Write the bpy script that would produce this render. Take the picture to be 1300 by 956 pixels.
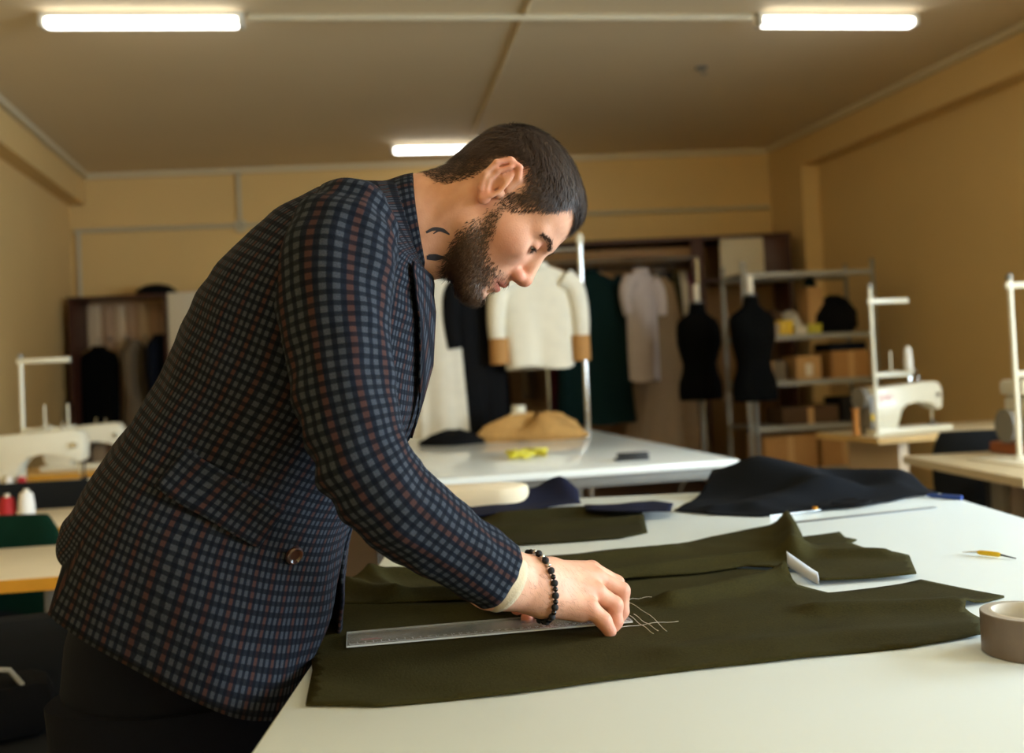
import bpy, bmesh, math, random
import numpy as np
from mathutils import Vector, Matrix, Euler
from mathutils.geometry import delaunay_2d_cdt
random.seed(7); np.random.seed(7)
PI = math.pi; R = math.radians
scene = bpy.context.scene
for o in list(bpy.data.objects): bpy.data.objects.remove(o)

# ---------------------------------------------------------------- camera
EYE = 1.25
pitch, roll = R(1.45), R(2.6)
cam_d = bpy.data.cameras.new('camera'); cam = bpy.data.objects.new('camera', cam_d)
scene.collection.objects.link(cam); scene.camera = cam
Rt0 = Vector((1, 0, 0)); Up0 = Vector((0, -math.sin(pitch), math.cos(pitch))); Fw = Vector((0, math.cos(pitch), math.sin(pitch)))
Up = Up0 * math.cos(roll) + Rt0 * math.sin(roll); Rt = Rt0 * math.cos(roll) - Up0 * math.sin(roll)
Mx = Matrix((Rt, Up, -Fw)).transposed().to_4x4(); Mx.translation = (0, 0, EYE)
cam.matrix_world = Mx
cam_d.sensor_width = 36; cam_d.lens = 36 * 1264 / 1300; cam_d.shift_y = -45 / 1300
cam_d.clip_start = 0.05; cam_d.clip_end = 200
cam_d.dof.use_dof = True; cam_d.dof.focus_distance = 1.30; cam_d.dof.aperture_fstop = 3.4

# ---------------------------------------------------------------- daylight and exposure
world = bpy.data.worlds.new('sky'); scene.world = world; world.use_nodes = True
bg = world.node_tree.nodes['Background']; bg.inputs[0].default_value = (0.72, 0.89, 1.0, 1); bg.inputs[1].default_value = 32.0
vs = scene.view_settings
vs.view_transform = 'Standard'; vs.look = 'None'; vs.gamma = 1; vs.use_curve_mapping = False; vs.exposure = 0.08
LAMP = 6.0      # emission of the ceiling tubes

# ---------------------------------------------------------------- materials
def C(r, g=None, b=None):
    if g is None: r, g, b = int(r[1:3], 16), int(r[3:5], 16), int(r[5:7], 16)
    f = lambda c: (c / 255 / 12.92) if c / 255 <= 0.04045 else ((c / 255 + 0.055) / 1.055) ** 2.4
    return (f(r), f(g), f(b), 1)
class NT:
    def __init__(s, name):
        s.m = bpy.data.materials.new(name); s.m.use_nodes = True; s.t = s.m.node_tree
        s.b = s.t.nodes['Principled BSDF']
    def n(s, typ, **kw):
        x = s.t.nodes.new(typ)
        for k, v in kw.items():
            if k.startswith('i_'): x.inputs[k[2:].replace('_', ' ')].default_value = v
            else: setattr(x, k, v)
        return x
    def l(s, a, b): s.t.links.new(a, b)
    def mix(s, fac, a, b):
        x = s.n('ShaderNodeMix', data_type='RGBA')
        for sock, v in ((x.inputs[0], fac), (x.inputs[6], a), (x.inputs[7], b)):
            if hasattr(v, 'is_output'): s.l(v, sock)
            else: sock.default_value = v
        return x.outputs[2]
    def math(s, op, a, b=0.0, c=0.0):
        x = s.n('ShaderNodeMath', operation=op)
        for i, v in enumerate((a, b, c)):
            if hasattr(v, 'is_output'): s.l(v, x.inputs[i])
            else: x.inputs[i].default_value = v
        return x.outputs[0]
    def col(s, c): s.l(c, s.b.inputs['Base Color'])
    def bump(s, h, strength=0.3, dist=0.002):
        x = s.n('ShaderNodeBump'); x.inputs['Strength'].default_value = strength; x.inputs['Distance'].default_value = dist
        s.l(h, x.inputs['Height']); s.l(x.outputs[0], s.b.inputs['Normal'])
def mat(name, c, rough=0.6, metal=0.0, var=0.12, scale=30, bump=0.0, coat=0.0, spec=0.5, sheen=0.0, bscale=None):
    k = NT(name); b = k.b
    c = C(c) if isinstance(c, str) else c
    tc = k.n('ShaderNodeTexCoord'); no = k.n('ShaderNodeTexNoise'); no.inputs['Scale'].default_value = scale; no.inputs['Detail'].default_value = 4
    k.l(tc.outputs['Object'], no.inputs['Vector'])
    dk = tuple(x * (1 - var) for x in c[:3]) + (1,); lt = tuple(min(1, x * (1 + var)) for x in c[:3]) + (1,)
    k.col(k.mix(no.outputs[0], dk, lt))
    b.inputs['Roughness'].default_value = rough; b.inputs['Metallic'].default_value = metal
    b.inputs['Coat Weight'].default_value = coat; b.inputs['Specular IOR Level'].default_value = spec
    b.inputs['Sheen Weight'].default_value = sheen
    if bump:
        nb = k.n('ShaderNodeTexNoise'); nb.inputs['Scale'].default_value = bscale or scale * 6; nb.inputs['Detail'].default_value = 3
        k.l(tc.outputs['Object'], nb.inputs['Vector']); k.bump(nb.outputs[0], bump)
    return k.m
M = {}
def mm(name, *a, **k): M[name] = mat(name, *a, **k); return M[name]
mm('wall_paint', C(224, 190, 128), 0.75, var=0.05, scale=1.5, bump=0.15, bscale=60)
mm('ceiling_paint', C(226, 206, 170), 0.8, var=0.05, scale=0.8, bump=0.15, bscale=40)
mm('white_trim', C(215, 200, 168), 0.6, var=0.04)
mm('floor_lino', C(92, 70, 52), 0.5, var=0.2, scale=6)
mm('conduit', C(196, 186, 160), 0.5, var=0.04)
mm('laminate', C(222, 231, 233), 0.38, var=0.02, scale=4)
mm('laminate_gloss', C(228, 233, 232), 0.16, var=0.02, scale=4, coat=0.2)
mm('laminate_edge', C(214, 217, 210), 0.4, var=0.03)
mm('steel', C(120, 122, 124), 0.35, metal=0.9, var=0.06)
mm('chrome', C(205, 208, 210), 0.15, metal=1.0, var=0.03)
mm('grey_metal', C(118, 116, 110), 0.5, metal=0.4, var=0.08)
mm('rack_metal', C(150, 146, 134), 0.5, metal=0.3, var=0.08)
mm('birch', C(214, 176, 112), 0.45, var=0.1, scale=12)
mm('yellow_edge', C(216, 152, 42), 0.5, var=0.1, scale=20)
mm('pale_top', C(216, 200, 168), 0.4, var=0.06, scale=9)
mm('machine_white', C(226, 220, 200), 0.35, var=0.03, coat=0.2)
mm('machine_grey', C(128, 124, 116), 0.45, var=0.06)
mm('dark_plastic', C(30, 30, 32), 0.5, var=0.1)
mm('black_cloth', C(15, 15, 17), 0.95, var=0.25, bump=0.3, spec=.1)
mm('black_velvet', C(10, 11, 12), 0.95, var=0.2, bump=0.2, spec=.08)
mm('chair_black', C(22, 23, 24), 0.85, var=0.2, bump=0.3, spec=.2)
mm('wardrobe_wood', C(188, 154, 124), 0.55, var=0.12, scale=5)
mm('wardrobe_pale', C(214, 190, 158), 0.5, var=0.06)
mm('brown_wood', C(74, 40, 28), 0.45, var=0.2, scale=6)
mm('tan_wood', C(150, 112, 66), 0.5, var=0.1)
mm('white_board', C(226, 216, 194), 0.5, var=0.03)
mm('card', C(172, 124, 68), 0.8, var=0.1)
mm('card_pale', C(196, 152, 96), 0.8, var=0.1)
mm('red_thread', C(168, 22, 26), 0.7, var=0.15, scale=200)
mm('white_thread', C(226, 222, 216), 0.7, var=0.05, scale=200)
mm('cream_thread', C(214, 196, 150), 0.7, var=0.05, scale=200)
mm('orange_wood', C(206, 140, 70), 0.6, var=0.1)
mm('yellow', C(226, 186, 20), 0.45, var=0.08)
mm('yellow_tape', C(196, 184, 40), 0.5, var=0.1)
mm('blue_plastic', C(26, 66, 150), 0.35, var=0.06)
mm('brass', C(206, 150, 60), 0.3, metal=0.9, var=0.06)

# ---------------------------------------------------------------- mesh helpers
coll = scene.collection
def empty(name, loc=(0, 0, 0), rz=0.0, parent=None):
    o = bpy.data.objects.new(name, None); coll.objects.link(o); o.location = loc; o.rotation_euler = (0, 0, rz)
    o.empty_display_size = 0.1; o.parent = parent; return o
def tag(o, label, cat, group=None):
    o['label'] = label; o['category'] = cat
    if group: o['group'] = group
    return o
def thing(name, label, cat, loc=(0, 0, 0), rz=0.0, group=None):
    return tag(empty(name, loc, rz), label, cat, group)
def struct(o): o['kind'] = 'structure'; return o
class MB:
    def __init__(s): s.bm = bmesh.new(); s.uv = None
    def verts(s, vs): return [s.bm.verts.new(v) for v in vs]
    def face(s, vs):
        try: return s.bm.faces.new(vs)
        except ValueError: return None
    def box(s, x0, x1, y0, y1, z0, z1, bev=0.0, seg=2):
        t = bmesh.new(); bmesh.ops.create_cube(t, size=1)
        for v in t.verts: v.co = ((x0 + x1) / 2 + v.co.x * (x1 - x0), (y0 + y1) / 2 + v.co.y * (y1 - y0), (z0 + z1) / 2 + v.co.z * (z1 - z0))
        if bev: bmesh.ops.bevel(t, geom=t.edges[:], offset=bev, segments=seg, affect='EDGES', profile=0.5)
        s.merge(t); return s
    def merge(s, t, mtx=None):
        if mtx is not None: bmesh.ops.transform(t, matrix=mtx, verts=t.verts)
        mp = {v: s.bm.verts.new(v.co) for v in t.verts}
        for f in t.faces: s.face([mp[v] for v in f.verts])
        t.free(); return s
    def loft(s, rings, closed=True, cap0=True, cap1=True):
        rv = [s.verts(r) for r in rings]; n = len(rv[0])
        for a, b in zip(rv, rv[1:]):
            for i in range(n if closed else n - 1):
                j = (i + 1) % n; s.face([a[i], a[j], b[j], b[i]])
        if cap0 and closed: s.face(rv[0][::-1])
        if cap1 and closed: s.face(rv[-1])
        return s
    def tube(s, pts, r, n=8, cap=True):
        pts = [Vector(p) for p in pts]; rr = r if isinstance(r, (list, tuple)) else [r] * len(pts)
        rings = []; up = None
        for i, p in enumerate(pts):
            d = (pts[min(i + 1, len(pts) - 1)] - pts[max(i - 1, 0)]).normalized()
            if up is None: up = d.orthogonal().normalized()
            up = (up - d * up.dot(d)).normalized(); q = d.cross(up)
            rings.append([p + (up * math.cos(2 * PI * k / n) + q * math.sin(2 * PI * k / n)) * rr[i] for k in range(n)])
        return s.loft(rings, True, cap, cap)
    def lathe(s, prof, c=(0, 0, 0), n=20, cap=True):
        rings = [[(c[0] + r * math.cos(2 * PI * k / n), c[1] + r * math.sin(2 * PI * k / n), c[2] + z) for k in range(n)] for r, z in prof]
        return s.loft(rings, True, cap, cap)
    def prism(s, poly, y0, y1, bev=0.0, axis='y'):
        t = bmesh.new()
        mk = (lambda a, b, d: (a, d, b)) if axis == 'y' else (lambda a, b, d: (a, b, d))
        v0 = [t.verts.new(mk(a, b, y0)) for a, b in poly]; v1 = [t.verts.new(mk(a, b, y1)) for a, b in poly]
        n = len(poly)
        t.faces.new(v0); t.faces.new(v1[::-1])
        for i in range(n): t.faces.new([v0[i], v1[i], v1[(i + 1) % n], v0[(i + 1) % n]])
        if bev: bmesh.ops.bevel(t, geom=t.edges[:], offset=bev, segments=2, affect='EDGES', profile=0.5)
        return s.merge(t)
    def build(s, name, m, parent=None, smooth=True, mods=None):
        bmesh.ops.recalc_face_normals(s.bm, faces=s.bm.faces[:])
        me = bpy.data.meshes.new(name); s.bm.to_mesh(me); s.bm.free()
        o = bpy.data.objects.new(name, me); coll.objects.link(o); o.parent = parent
        me.materials.append(M[m] if isinstance(m, str) else m)
        if smooth:
            for f in me.polygons: f.use_smooth = True
            me.set_sharp_from_angle(angle=R(38))
        return o
def copy_tree(o, parent=None):
    c = o.copy(); coll.objects.link(c); c.parent = parent
    for ch in [x for x in bpy.data.objects if x.parent == o]: copy_tree(ch, c)
    return c
def bx(name, m, parent, *a, bev=0.003): return MB().box(*a, bev=bev).build(name, m, parent)
def catmull(pts, n):
    pts = [np.array(p, float) for p in pts]; out = []
    P = [2 * pts[0] - pts[1]] + pts + [2 * pts[-1] - pts[-2]]
    for i in range(1, len(P) - 2):
        for k in range(n):
            t = k / n; a, b, c, d = P[i - 1], P[i], P[i + 1], P[i + 2]
            out.append(0.5 * ((2 * b) + (c - a) * t + (2 * a - 5 * b + 4 * c - d) * t * t + (3 * b - a - 3 * c + d) * t ** 3))
    out.append(P[-2]); return out

# ================================================================ ROOM SHELL
CEIL = 3.45; TH = 0.25
def lw(y): return -3.819 - 0.2017 * (y - 7.544)      # inner face of the left beam and piers
def rw(y): return 3.627 - 0.2099 * (y - 6.813)        # inner face of the right beam and piers
def bw(x): return 10.35 + 0.0355 * (x + 4.385)        # back wall
Y0 = -3.0; REC = 0.17
def slab(name, m, pts, z0, z1, parent=None, bev=0):
    o = MB().prism([(a, b) for a, b in pts], z0, z1, axis='z').build(name, m, parent, smooth=False); return o
LB, RB = -4.385, 2.831
foot = [(lw(Y0) - .6, Y0 - .3), (rw(Y0) + .6, Y0 - .3), (RB + .6, bw(RB) + .3), (LB - .6, bw(LB) + .3)]
struct(slab('floor', 'floor_lino', foot, -0.2, 0.0))
struct(slab('ceiling', 'ceiling_paint', foot, CEIL, CEIL + 0.2))
struct(slab('wall_back', 'wall_paint', [(LB - .6, bw(LB - .6)), (RB + .6, bw(RB + .6)), (RB + .6, bw(RB) + .3), (LB - .6, bw(LB) + .3)], 0, CEIL))
def strip(fn, y0, y1, o0, o1): return [(fn(y0) + o0, y0), (fn(y1) + o0, y1), (fn(y1) + o1, y1), (fn(y0) + o1, y0)]
wl = struct(empty('wall_left')); wr = struct(empty('wall_right'))
yb = 10.34
slab('wall_panel', 'wall_paint', strip(lw, Y0, yb + .3, -REC, -REC - TH), 0, CEIL, wl)
slab('beam', 'wall_paint', strip(lw, Y0, yb, 0, -REC), 3.13, CEIL, wl)
# right wall: recessed panel, beam and a pier at the back, window openings nearer the camera
wins = [(-1.9, 0.3), (1.2, 3.4)]
ys = [Y0] + [v for w in wins for v in w] + [10.9]
for a, b in zip(ys[::2], ys[1::2]):
    slab('wall_panel', 'wall_paint', strip(rw, a, b, REC, REC + TH), 0, CEIL, wr)
for a, b in wins:
    slab('wall_panel', 'wall_paint', strip(rw, a, b, REC, REC + TH), 0, 0.95, wr)
    slab('wall_panel', 'wall_paint', strip(rw, a, b, REC, REC + TH), 2.95, CEIL, wr)
slab('beam', 'wall_paint', strip(rw, Y0, 10.59, 0, REC), 3.13, CEIL, wr)
slab('pier', 'wall_paint', strip(rw, 9.93, 10.59, 0, REC), 0, 3.13, wr)
struct(slab('wall_front', 'wall_paint', [(lw(Y0) - .6, Y0), (rw(Y0) + .6, Y0), (rw(Y0) + .6, Y0 - .3), (lw(Y0) - .6, Y0 - .3)], 0, CEIL))
# windows out of the picture, to the right of the camera: frame, mullions, clear panes; a portal guides the daylight
gl = NT('window_glass'); tr = gl.n('ShaderNodeBsdfTransparent'); gs = gl.n('ShaderNodeBsdfGlossy'); gs.inputs['Roughness'].default_value = 0.02
mx = gl.n('ShaderNodeMixShader'); mx.inputs[0].default_value = 0.06; gl.l(tr.outputs[0], mx.inputs[1]); gl.l(gs.outputs[0], mx.inputs[2])
gl.l(mx.outputs[0], gl.t.nodes['Material Output'].inputs[0]); M['window_glass'] = gl.m
mm('window_paint', C(225, 222, 212), 0.4, var=0.03)
for i, (a, b) in enumerate(wins):
    w = struct(empty('window_%d' % (i + 1), (rw((a + b) / 2) + REC + .12, (a + b) / 2, 0.95), math.atan(0.2099)))
    L = (b - a) / math.cos(math.atan(0.2099)); H = 2.0
    f = MB().box(-.04, .04, -L / 2, -L / 2 + .06, 0, H).box(-.04, .04, L / 2 - .06, L / 2, 0, H).box(-.04, .04, -L / 2, L / 2, 0, .06).box(-.04, .04, -L / 2, L / 2, H - .06, H)
    f.build('window_frame', 'window_paint', w, False)
    for k in (-1, 1): MB().box(-.03, .03, k * L / 6 - .025, k * L / 6 + .025, .06, H - .06).build('mullion', 'window_paint', w, False)
    for k in range(3): MB().box(-.003, .003, -L / 2 + .06 + k * (L - .12) / 3, -L / 2 + .06 + (k + 1) * (L - .12) / 3, .06, H - .06).build('pane', 'window_glass', w, False)
    MB().box(-.3, -.04, -L / 2, L / 2, -.04, 0, bev=.005).build('window_sill', 'window_paint', w)
    ld = bpy.data.lights.new('daylight_portal', 'AREA'); ld.shape = 'RECTANGLE'; ld.size = L; ld.size_y = H; ld.cycles.is_portal = True
    lo = bpy.data.objects.new('daylight_portal', ld); coll.objects.link(lo)
    lo.location = (w.location.x + .1, w.location.y, .95 + H / 2); lo.rotation_euler = Euler((PI / 2, 0, PI / 2 + w.rotation_euler.z))
# trims: ceiling moulding along the back and the sides, ceiling joint, conduits
struct(slab('trim_1', 'white_trim', [(LB, bw(LB) - .05), (RB, bw(RB) - .05), (RB, bw(RB)), (LB, bw(LB))], CEIL - .05, CEIL))
struct(slab('trim_2', 'white_trim', strip(rw, Y0, 10.55, -.05, 0), CEIL - .05, CEIL))
struct(slab('trim_3', 'white_trim', strip(lw, Y0, 10.3, 0, .05), CEIL - .05, CEIL))
struct(MB().tube([(.62, 3.3, CEIL - .012), (.198, 5.947, CEIL - .012), (-.41, 10.3, CEIL - .004)], .014, 8).build('trim_4', 'ceiling_paint'))
struct(slab('baseboard_back', 'brown_wood', [(LB, bw(LB) - .02), (RB, bw(RB) - .02), (RB, bw(RB)), (LB, bw(LB))], 0, .08))
def conduit(name, label, parts):
    t = thing(name, label, 'conduit', parts[0][0])
    o = Vector(parts[0][0])
    for a, b in parts: MB().tube([Vector(a) - o, Vector(b) - o], .022, 8).build('pipe', 'conduit', t)
    return t
by = lambda x: bw(x) - .025
conduit('wall_conduit', 'thin horizontal cable conduit on the back wall with a branch running down its left end', [((-4.50, by(-4.5), 2.86), (-2.83, by(-2.83), 2.85)), ((-4.46, by(-4.46), 2.86), (-4.46, by(-4.46), 2.13))])
conduit('wall_conduit', 'long cable conduit crossing the back wall above the brown closet', [((-2.75, by(-2.75), 2.85), (2.80, by(2.8), 2.82))])
conduit('wall_conduit', 'short vertical conduit from ceiling moulding to round junction box', [((-2.79, by(-2.79), 3.40), (-2.79, by(-2.79), 2.93))])
jb = thing('junction_box', 'round grey junction box where wall conduits meet', 'junction box', (-2.79, by(-2.79) + .02, 2.85))
t_ = bmesh.new(); bmesh.ops.create_cone(t_, cap_ends=True, segments=24, radius1=.075, radius2=.065, depth=.05)
MB().merge(t_, Matrix.Rotation(PI / 2, 4, 'X')).build('cover', 'conduit', jb)
t_ = bmesh.new(); bmesh.ops.create_cone(t_, cap_ends=True, segments=12, radius1=.012, radius2=.012, depth=.06)
MB().merge(t_, Matrix.Rotation(PI / 2, 4, 'X')).build('screw', 'steel', jb)
conduit('ceiling_conduit', 'cable conduit along the ceiling joining the two front tube lamps', [((-1.50, 5.955, CEIL - .025), (1.64, 6.36, CEIL - .025))])
# ceiling lamps
em = NT('lamp_diffuser'); em.b.inputs['Emission Color'].default_value = (1.0, 0.99, 0.94, 1); em.b.inputs['Emission Strength'].default_value = LAMP
em.b.inputs['Base Color'].default_value = (.9, .9, .88, 1); M['lamp_diffuser'] = em.m
mm('lamp_cap', C(205, 200, 188), 0.5, var=0.03)
def tube_lamp(a, b, label):
    a, b = Vector(a), Vector(b); c = (a + b) / 2; d = b - a; L = d.length
    t = thing('tube_lamp', label, 'ceiling lamp', (c.x, c.y, CEIL), math.atan2(d.y, d.x), 'tube lamps on the ceiling')
    MB().box(-L / 2, L / 2, -.035, .035, -.03, 0, bev=.004).build('housing', 'lamp_cap', t)
    MB().box(-L / 2 + .03, L / 2 - .03, -.045, .045, -.085, -.03, bev=.02, seg=3).build('diffuser', 'lamp_diffuser', t)
    for s in (-1, 1): MB().box(s * (L / 2 - .015) - .016, s * (L / 2 - .015) + .016, -.047, .047, -.087, -.028, bev=.008).build('end_cap', 'lamp_cap', t)
    return t
tube_lamp((-2.69, 5.81, 0), (-1.53, 5.955, 0), 'lit white tube lamp left of the conduit, nearer the left beam')
tube_lamp((1.67, 6.365, 0), (2.76, 6.52, 0), 'lit white tube lamp right of the conduit, nearer the right beam')
tube_lamp((-1.09, 9.62, 0), (.05, 9.76, 0), 'lit white tube lamp close to the back wall above the man')
tube_lamp((-1.9, 2.0, 0), (-.75, 2.15, 0), 'lit white tube lamp above the near left sewing tables')
tube_lamp((2.4, 2.55, 0), (3.55, 2.7, 0), 'lit white tube lamp above the near end of the room by the windows')
sp = thing('ceiling_hook', 'small dark metal hook plate on ceiling', 'hook', (1.53, 7.5, CEIL))
MB().lathe([(.045, -.012), (.045, 0)], n=14).build('plate', 'machine_grey', sp)
MB().tube([(0, 0, -.01), (0, 0, -.04), (.02, 0, -.055), (.035, 0, -.04)], .006, 6).build('hook', 'machine_grey', sp)

# ================================================================ TABLES
def cutting_table(label, loc, rz, w, d, h, top='laminate', leg_in=.06):
    t = thing('cutting_table', label, 'table', loc, rz)
    bx('table_top', top, t, 0, w, 0, d, h - .028, h, bev=.004)
    for (x, y) in ((leg_in, leg_in), (w - leg_in, leg_in), (leg_in, d - leg_in), (w - leg_in, d - leg_in)):
        lg = bx('leg', 'grey_metal', t, x - .02, x + .02, y - .02, y + .02, .012, h - .028)
        bx('foot', 'dark_plastic', lg, x - .024, x + .024, y - .024, y + .024, 0, .014)
    for y in (leg_in, d - leg_in): bx('rail', 'grey_metal', t, leg_in + .02, w - leg_in - .02, y - .015, y + .015, h - .075, h - .03)
    for x in (leg_in, w - leg_in): bx('rail', 'grey_metal', t, x - .015, x + .015, leg_in + .02, d - leg_in - .02, h - .075, h - .03)
    return t
TZ = 0.90
cutting_table('white laminate cutting table that the man in the checked jacket works at', (-.262, .72, 0), 0, 1.272, 1.88, TZ)
BT = R(11)
BTo = Vector((.859 - 1.75 * math.cos(BT), 3.875 - 1.75 * math.sin(BT), 0))
cutting_table('glossy white cutting table with a heap of clothes and a yellow tape on it', BTo, BT, 1.75, 2.35, .85, top='laminate_gloss')

def sew_table(label, loc, rz, w, d, h, top='birch', edge='yellow_edge', panel=False):
    t = thing('sewing_table', label, 'table', loc, rz)
    bx('table_top', top, t, .002, w - .002, .002, d - .002, h - .036, h, bev=.003)
    MB().box(-.002, w + .002, -.002, .008, h - .0355, h - .002).box(-.002, .008, .008, d + .002, h - .0355, h - .002).box(w - .008, w + .002, .008, d + .002, h - .0355, h - .002).build('edge_band', edge, t, False)
    for x in (.18, w - .18):
        if panel: bx('leg', 'wardrobe_pale', t, x - .012, x + .05, .06, d - .06, 0.0, h - .036)
        else:
            bx('leg', 'machine_grey', t, x - .02, x + .02, d / 2 - .04, d / 2 + .04, .06, h - .036)
            bx('foot', 'machine_grey', t, x - .025, x + .025, .05, d - .05, 0.0, .06, bev=.01)
    bx('rail', 'machine_grey', t, .2, w - .2, d / 2 - .02, d / 2 + .02, .28, .33)
    return t
# machine: C shaped casting, bed, wheel, needle bar ...
def sewing_machine(label, loc, rz, scale=1.0, logo=False, motor=True):
    t = thing('sewing_machine', label, 'sewing machine', loc, rz, 'sewing machines'); t.scale = (scale,) * 3
    poly = [(.03, .03), (.0, .06), (.0, .225), (.02, .255), (.42, .275), (.455, .265), (.472, .22), (.466, .13), (.44, .115), (.41, .13), (.385, .168), (.30, .178), (.22, .168), (.18, .135), (.165, .03)]
    MB().prism(poly, -.055, .055, bev=.012).build('arm', 'machine_white', t)
    bx('bed', 'machine_white', t, -.01, .50, -.085, .085, .002, .032, bev=.006)
    bx('needle_plate', 'chrome', t, .40, .46, -.04, .04, .032, .0335, bev=0)
    w = MB(); tb = bmesh.new(); bmesh.ops.create_cone(tb, cap_ends=True, segments=24, radius1=.06, radius2=.055, depth=.035)
    w.merge(tb, Matrix.Translation((-.03, 0, .2)) @ Matrix.Rotation(PI / 2, 4, 'Y')).build('hand_wheel', 'machine_grey', t)
    nb = MB().tube([(.435, 0, .12), (.435, 0, .06)], .006, 8).build('needle_bar', 'chrome', t)
    MB().tube([(.435, 0, .06), (.435, 0, .034)], .002, 6).build('needle', 'chrome', nb)
    MB().tube([(.45, .012, .12), (.45, .012, .045)], .005, 8).build('presser_bar', 'dark_plastic', t)
    bx('presser_foot', 'dark_plastic', t, .432, .468, .0, .024, .034, .045, bev=.002)
    MB().tube([(.30, 0, .268), (.30, 0, .30), (.31, 0, .305)], .004, 6).build('thread_guide', 'chrome', t)
    MB().tube([(.36, 0, .27), (.36, 0, .305)], .004, 6).build('thread_guide', 'chrome', t)
    tb = bmesh.new(); bmesh.ops.create_cone(tb, cap_ends=True, segments=16, radius1=.016, radius2=.012, depth=.02)
    MB().merge(tb, Matrix.Translation((.43, -.06, .2)) @ Matrix.Rotation(PI / 2, 4, 'X')).build('tension_dial', 'chrome', t)
    if motor:
        bx('motor_cover', 'machine_grey', t, -.02, .035, -.062, .062, .034, .215, bev=.012)
        bx('sticker', 'yellow', t, -.015, .03, -.0635, -.06, .08, .115, bev=0)
    if logo:
        cu = bpy.data.curves.new('logo', 'FONT'); cu.body = 'JUKI'; cu.size = .045; cu.extrude = .0004
        lo = bpy.data.objects.new('tmp', cu); coll.objects.link(lo); dg = bpy.context.evaluated_depsgraph_get(); me = bpy.data.meshes.new_from_object(lo.evaluated_get(dg)); bpy.data.objects.remove(lo)
        ob = bpy.data.objects.new('logo', me); coll.objects.link(ob); ob.parent = t; ob.location = (.05, -.0565, .185); ob.rotation_euler = (PI / 2, 0, R(0))
        mm('logo_red', C(206, 70, 60), .5); me.materials.clear(); me.materials.append(M['logo_red'])
    return t
def cone(label, loc, m, r=.03, h=.07, flip=True):
    t = thing('thread_cone', label, 'thread', loc, 0, 'cones and spools of thread')
    MB().lathe([(r * .75, 0), (r, .004), (r * .98, h * .5), (r * .78, h - .006), (r * .6, h)], n=18).build('thread', m, t)
    MB().lathe([(r * .35, h), (r * .33, h + .012)], n=12).build('core', 'white_board', t)
    return t
def thread_stand(label, loc, rz, h, arms, m='machine_white', arm_len=.24):
    t = thing('thread_stand', label, 'thread stand', loc, rz, 'thread stands on the sewing tables')
    MB().lathe([(.035, 0), (.03, .012), (.014, .02)], n=16).build('base', m, t)
    MB().tube([(0, 0, .01), (0, 0, h)], .011, 10).build('pole', m, t)
    MB().lathe([(.013, h - .002), (.015, h + .012), (.008, h + .025)], n=12).build('knob', 'machine_grey', t)
    for z, kind in arms:
        a = MB().box(-.02 if kind == 'top' else 0, arm_len, -.010, .010, z - .013, z + .013, bev=.004).build('arm', m, t)
        if kind == 'spool':
            for x in (arm_len * .45, arm_len * .92):
                MB().tube([(x, 0, z + .013), (x, 0, z + .13)], .005, 8).build('spool_pin', m, a)
                MB().lathe([(.04, z + .013), (.04, z + .018)], (x, 0, 0), n=20).build('spool_plate', m, a)
    return t
# ---------------------------------------------------------------- sewing stations on the right
mm('lilac_cloth', C(186, 170, 152), .9, var=.08)
SR = R(16)
def loc2(o, a, x, y, z): return (o[0] + x * math.cos(a) - y * math.sin(a), o[1] + x * math.sin(a) + y * math.cos(a), z)
o1 = (1.93, 5.33, 0)
sew_table('pale wooden sewing table in front of the metal shelf, carrying a white machine', o1, SR, 1.25, .58, .78, top='pale_top', edge='birch', panel=True)
sewing_machine('white sewing machine with red lettering and a yellow sticker, on the table before the shelf', loc2(o1, SR, .09, .22, .778), SR + R(2), 1.02, logo=True)
thread_stand('cream thread stand with two arms and a white cone, by the machine with red lettering', loc2(o1, SR, .07, .10, .78), SR, .81, [(.735, 'top'), (.33, 'spool')])
cone('tall white thread cone on the arm of the cream thread stand', loc2(o1, SR, .07 + .24 * .92, .10, .78 + .348), 'white_thread', .024, .125)
for dx, dy, hh, m_, lb in ((-.045, .22, .15, 'orange_wood', 'slim tan wooden bobbin standing at the table corner by the thread stand'), (.03, .30, .13, 'dark_plastic', 'slim dark bobbin standing beside the tan bobbin')):
    b = thing('bobbin', lb, 'bobbin', loc2(o1, SR, .06 + dx, .12 + dy * .4, .78))
    MB().lathe([(.022, 0), (.022, .008), (.017, .014), (.017, hh - .014), (.022, hh - .008), (.022, hh)], n=16).build('body', m_, b)
    MB().lathe([(.005, hh), (.005, hh + .015)], n=8).build('pin', 'steel', b)
o2 = (1.80, 4.57, 0)
SR2 = R(-6)
o2 = (1.83, 3.62, 0)
sew_table('pale table with dark legs, holding an overlock machine, beside the black chair', o2, R(4), 1.2, .95, .76, top='pale_top', edge='pale_top')
pc = bx('pattern_paper', 'white_board', None, 0, .5, 0, .36, 0, .006, bev=.001); pc.location = (2.0, 3.95, .7605); pc.rotation_euler.z = R(10)
tag(pc, 'stack of white pattern paper lying on the pale overlock table', 'paper')
hc = MB()
rings = []
for k in range(14):
    y = k / 13 * .62
    rings.append([(-.006 + .012 * math.sin(k * 1.3) * (j / 6), y, -.28 * j / 6 + .01 * math.sin(k * .9 + j)) for j in range(7)])
hc.loft(rings, closed=False)
hco = hc.build('hanging_cloth', 'lilac_cloth'); hco.modifiers.new('s', 'SOLIDIFY').thickness = .004
hco.location = (2.02, 3.78, .722); hco.rotation_euler.z = R(-14); tag(hco, 'pale lilac cloth hanging below the pale overlock table', 'cloth')
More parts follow.
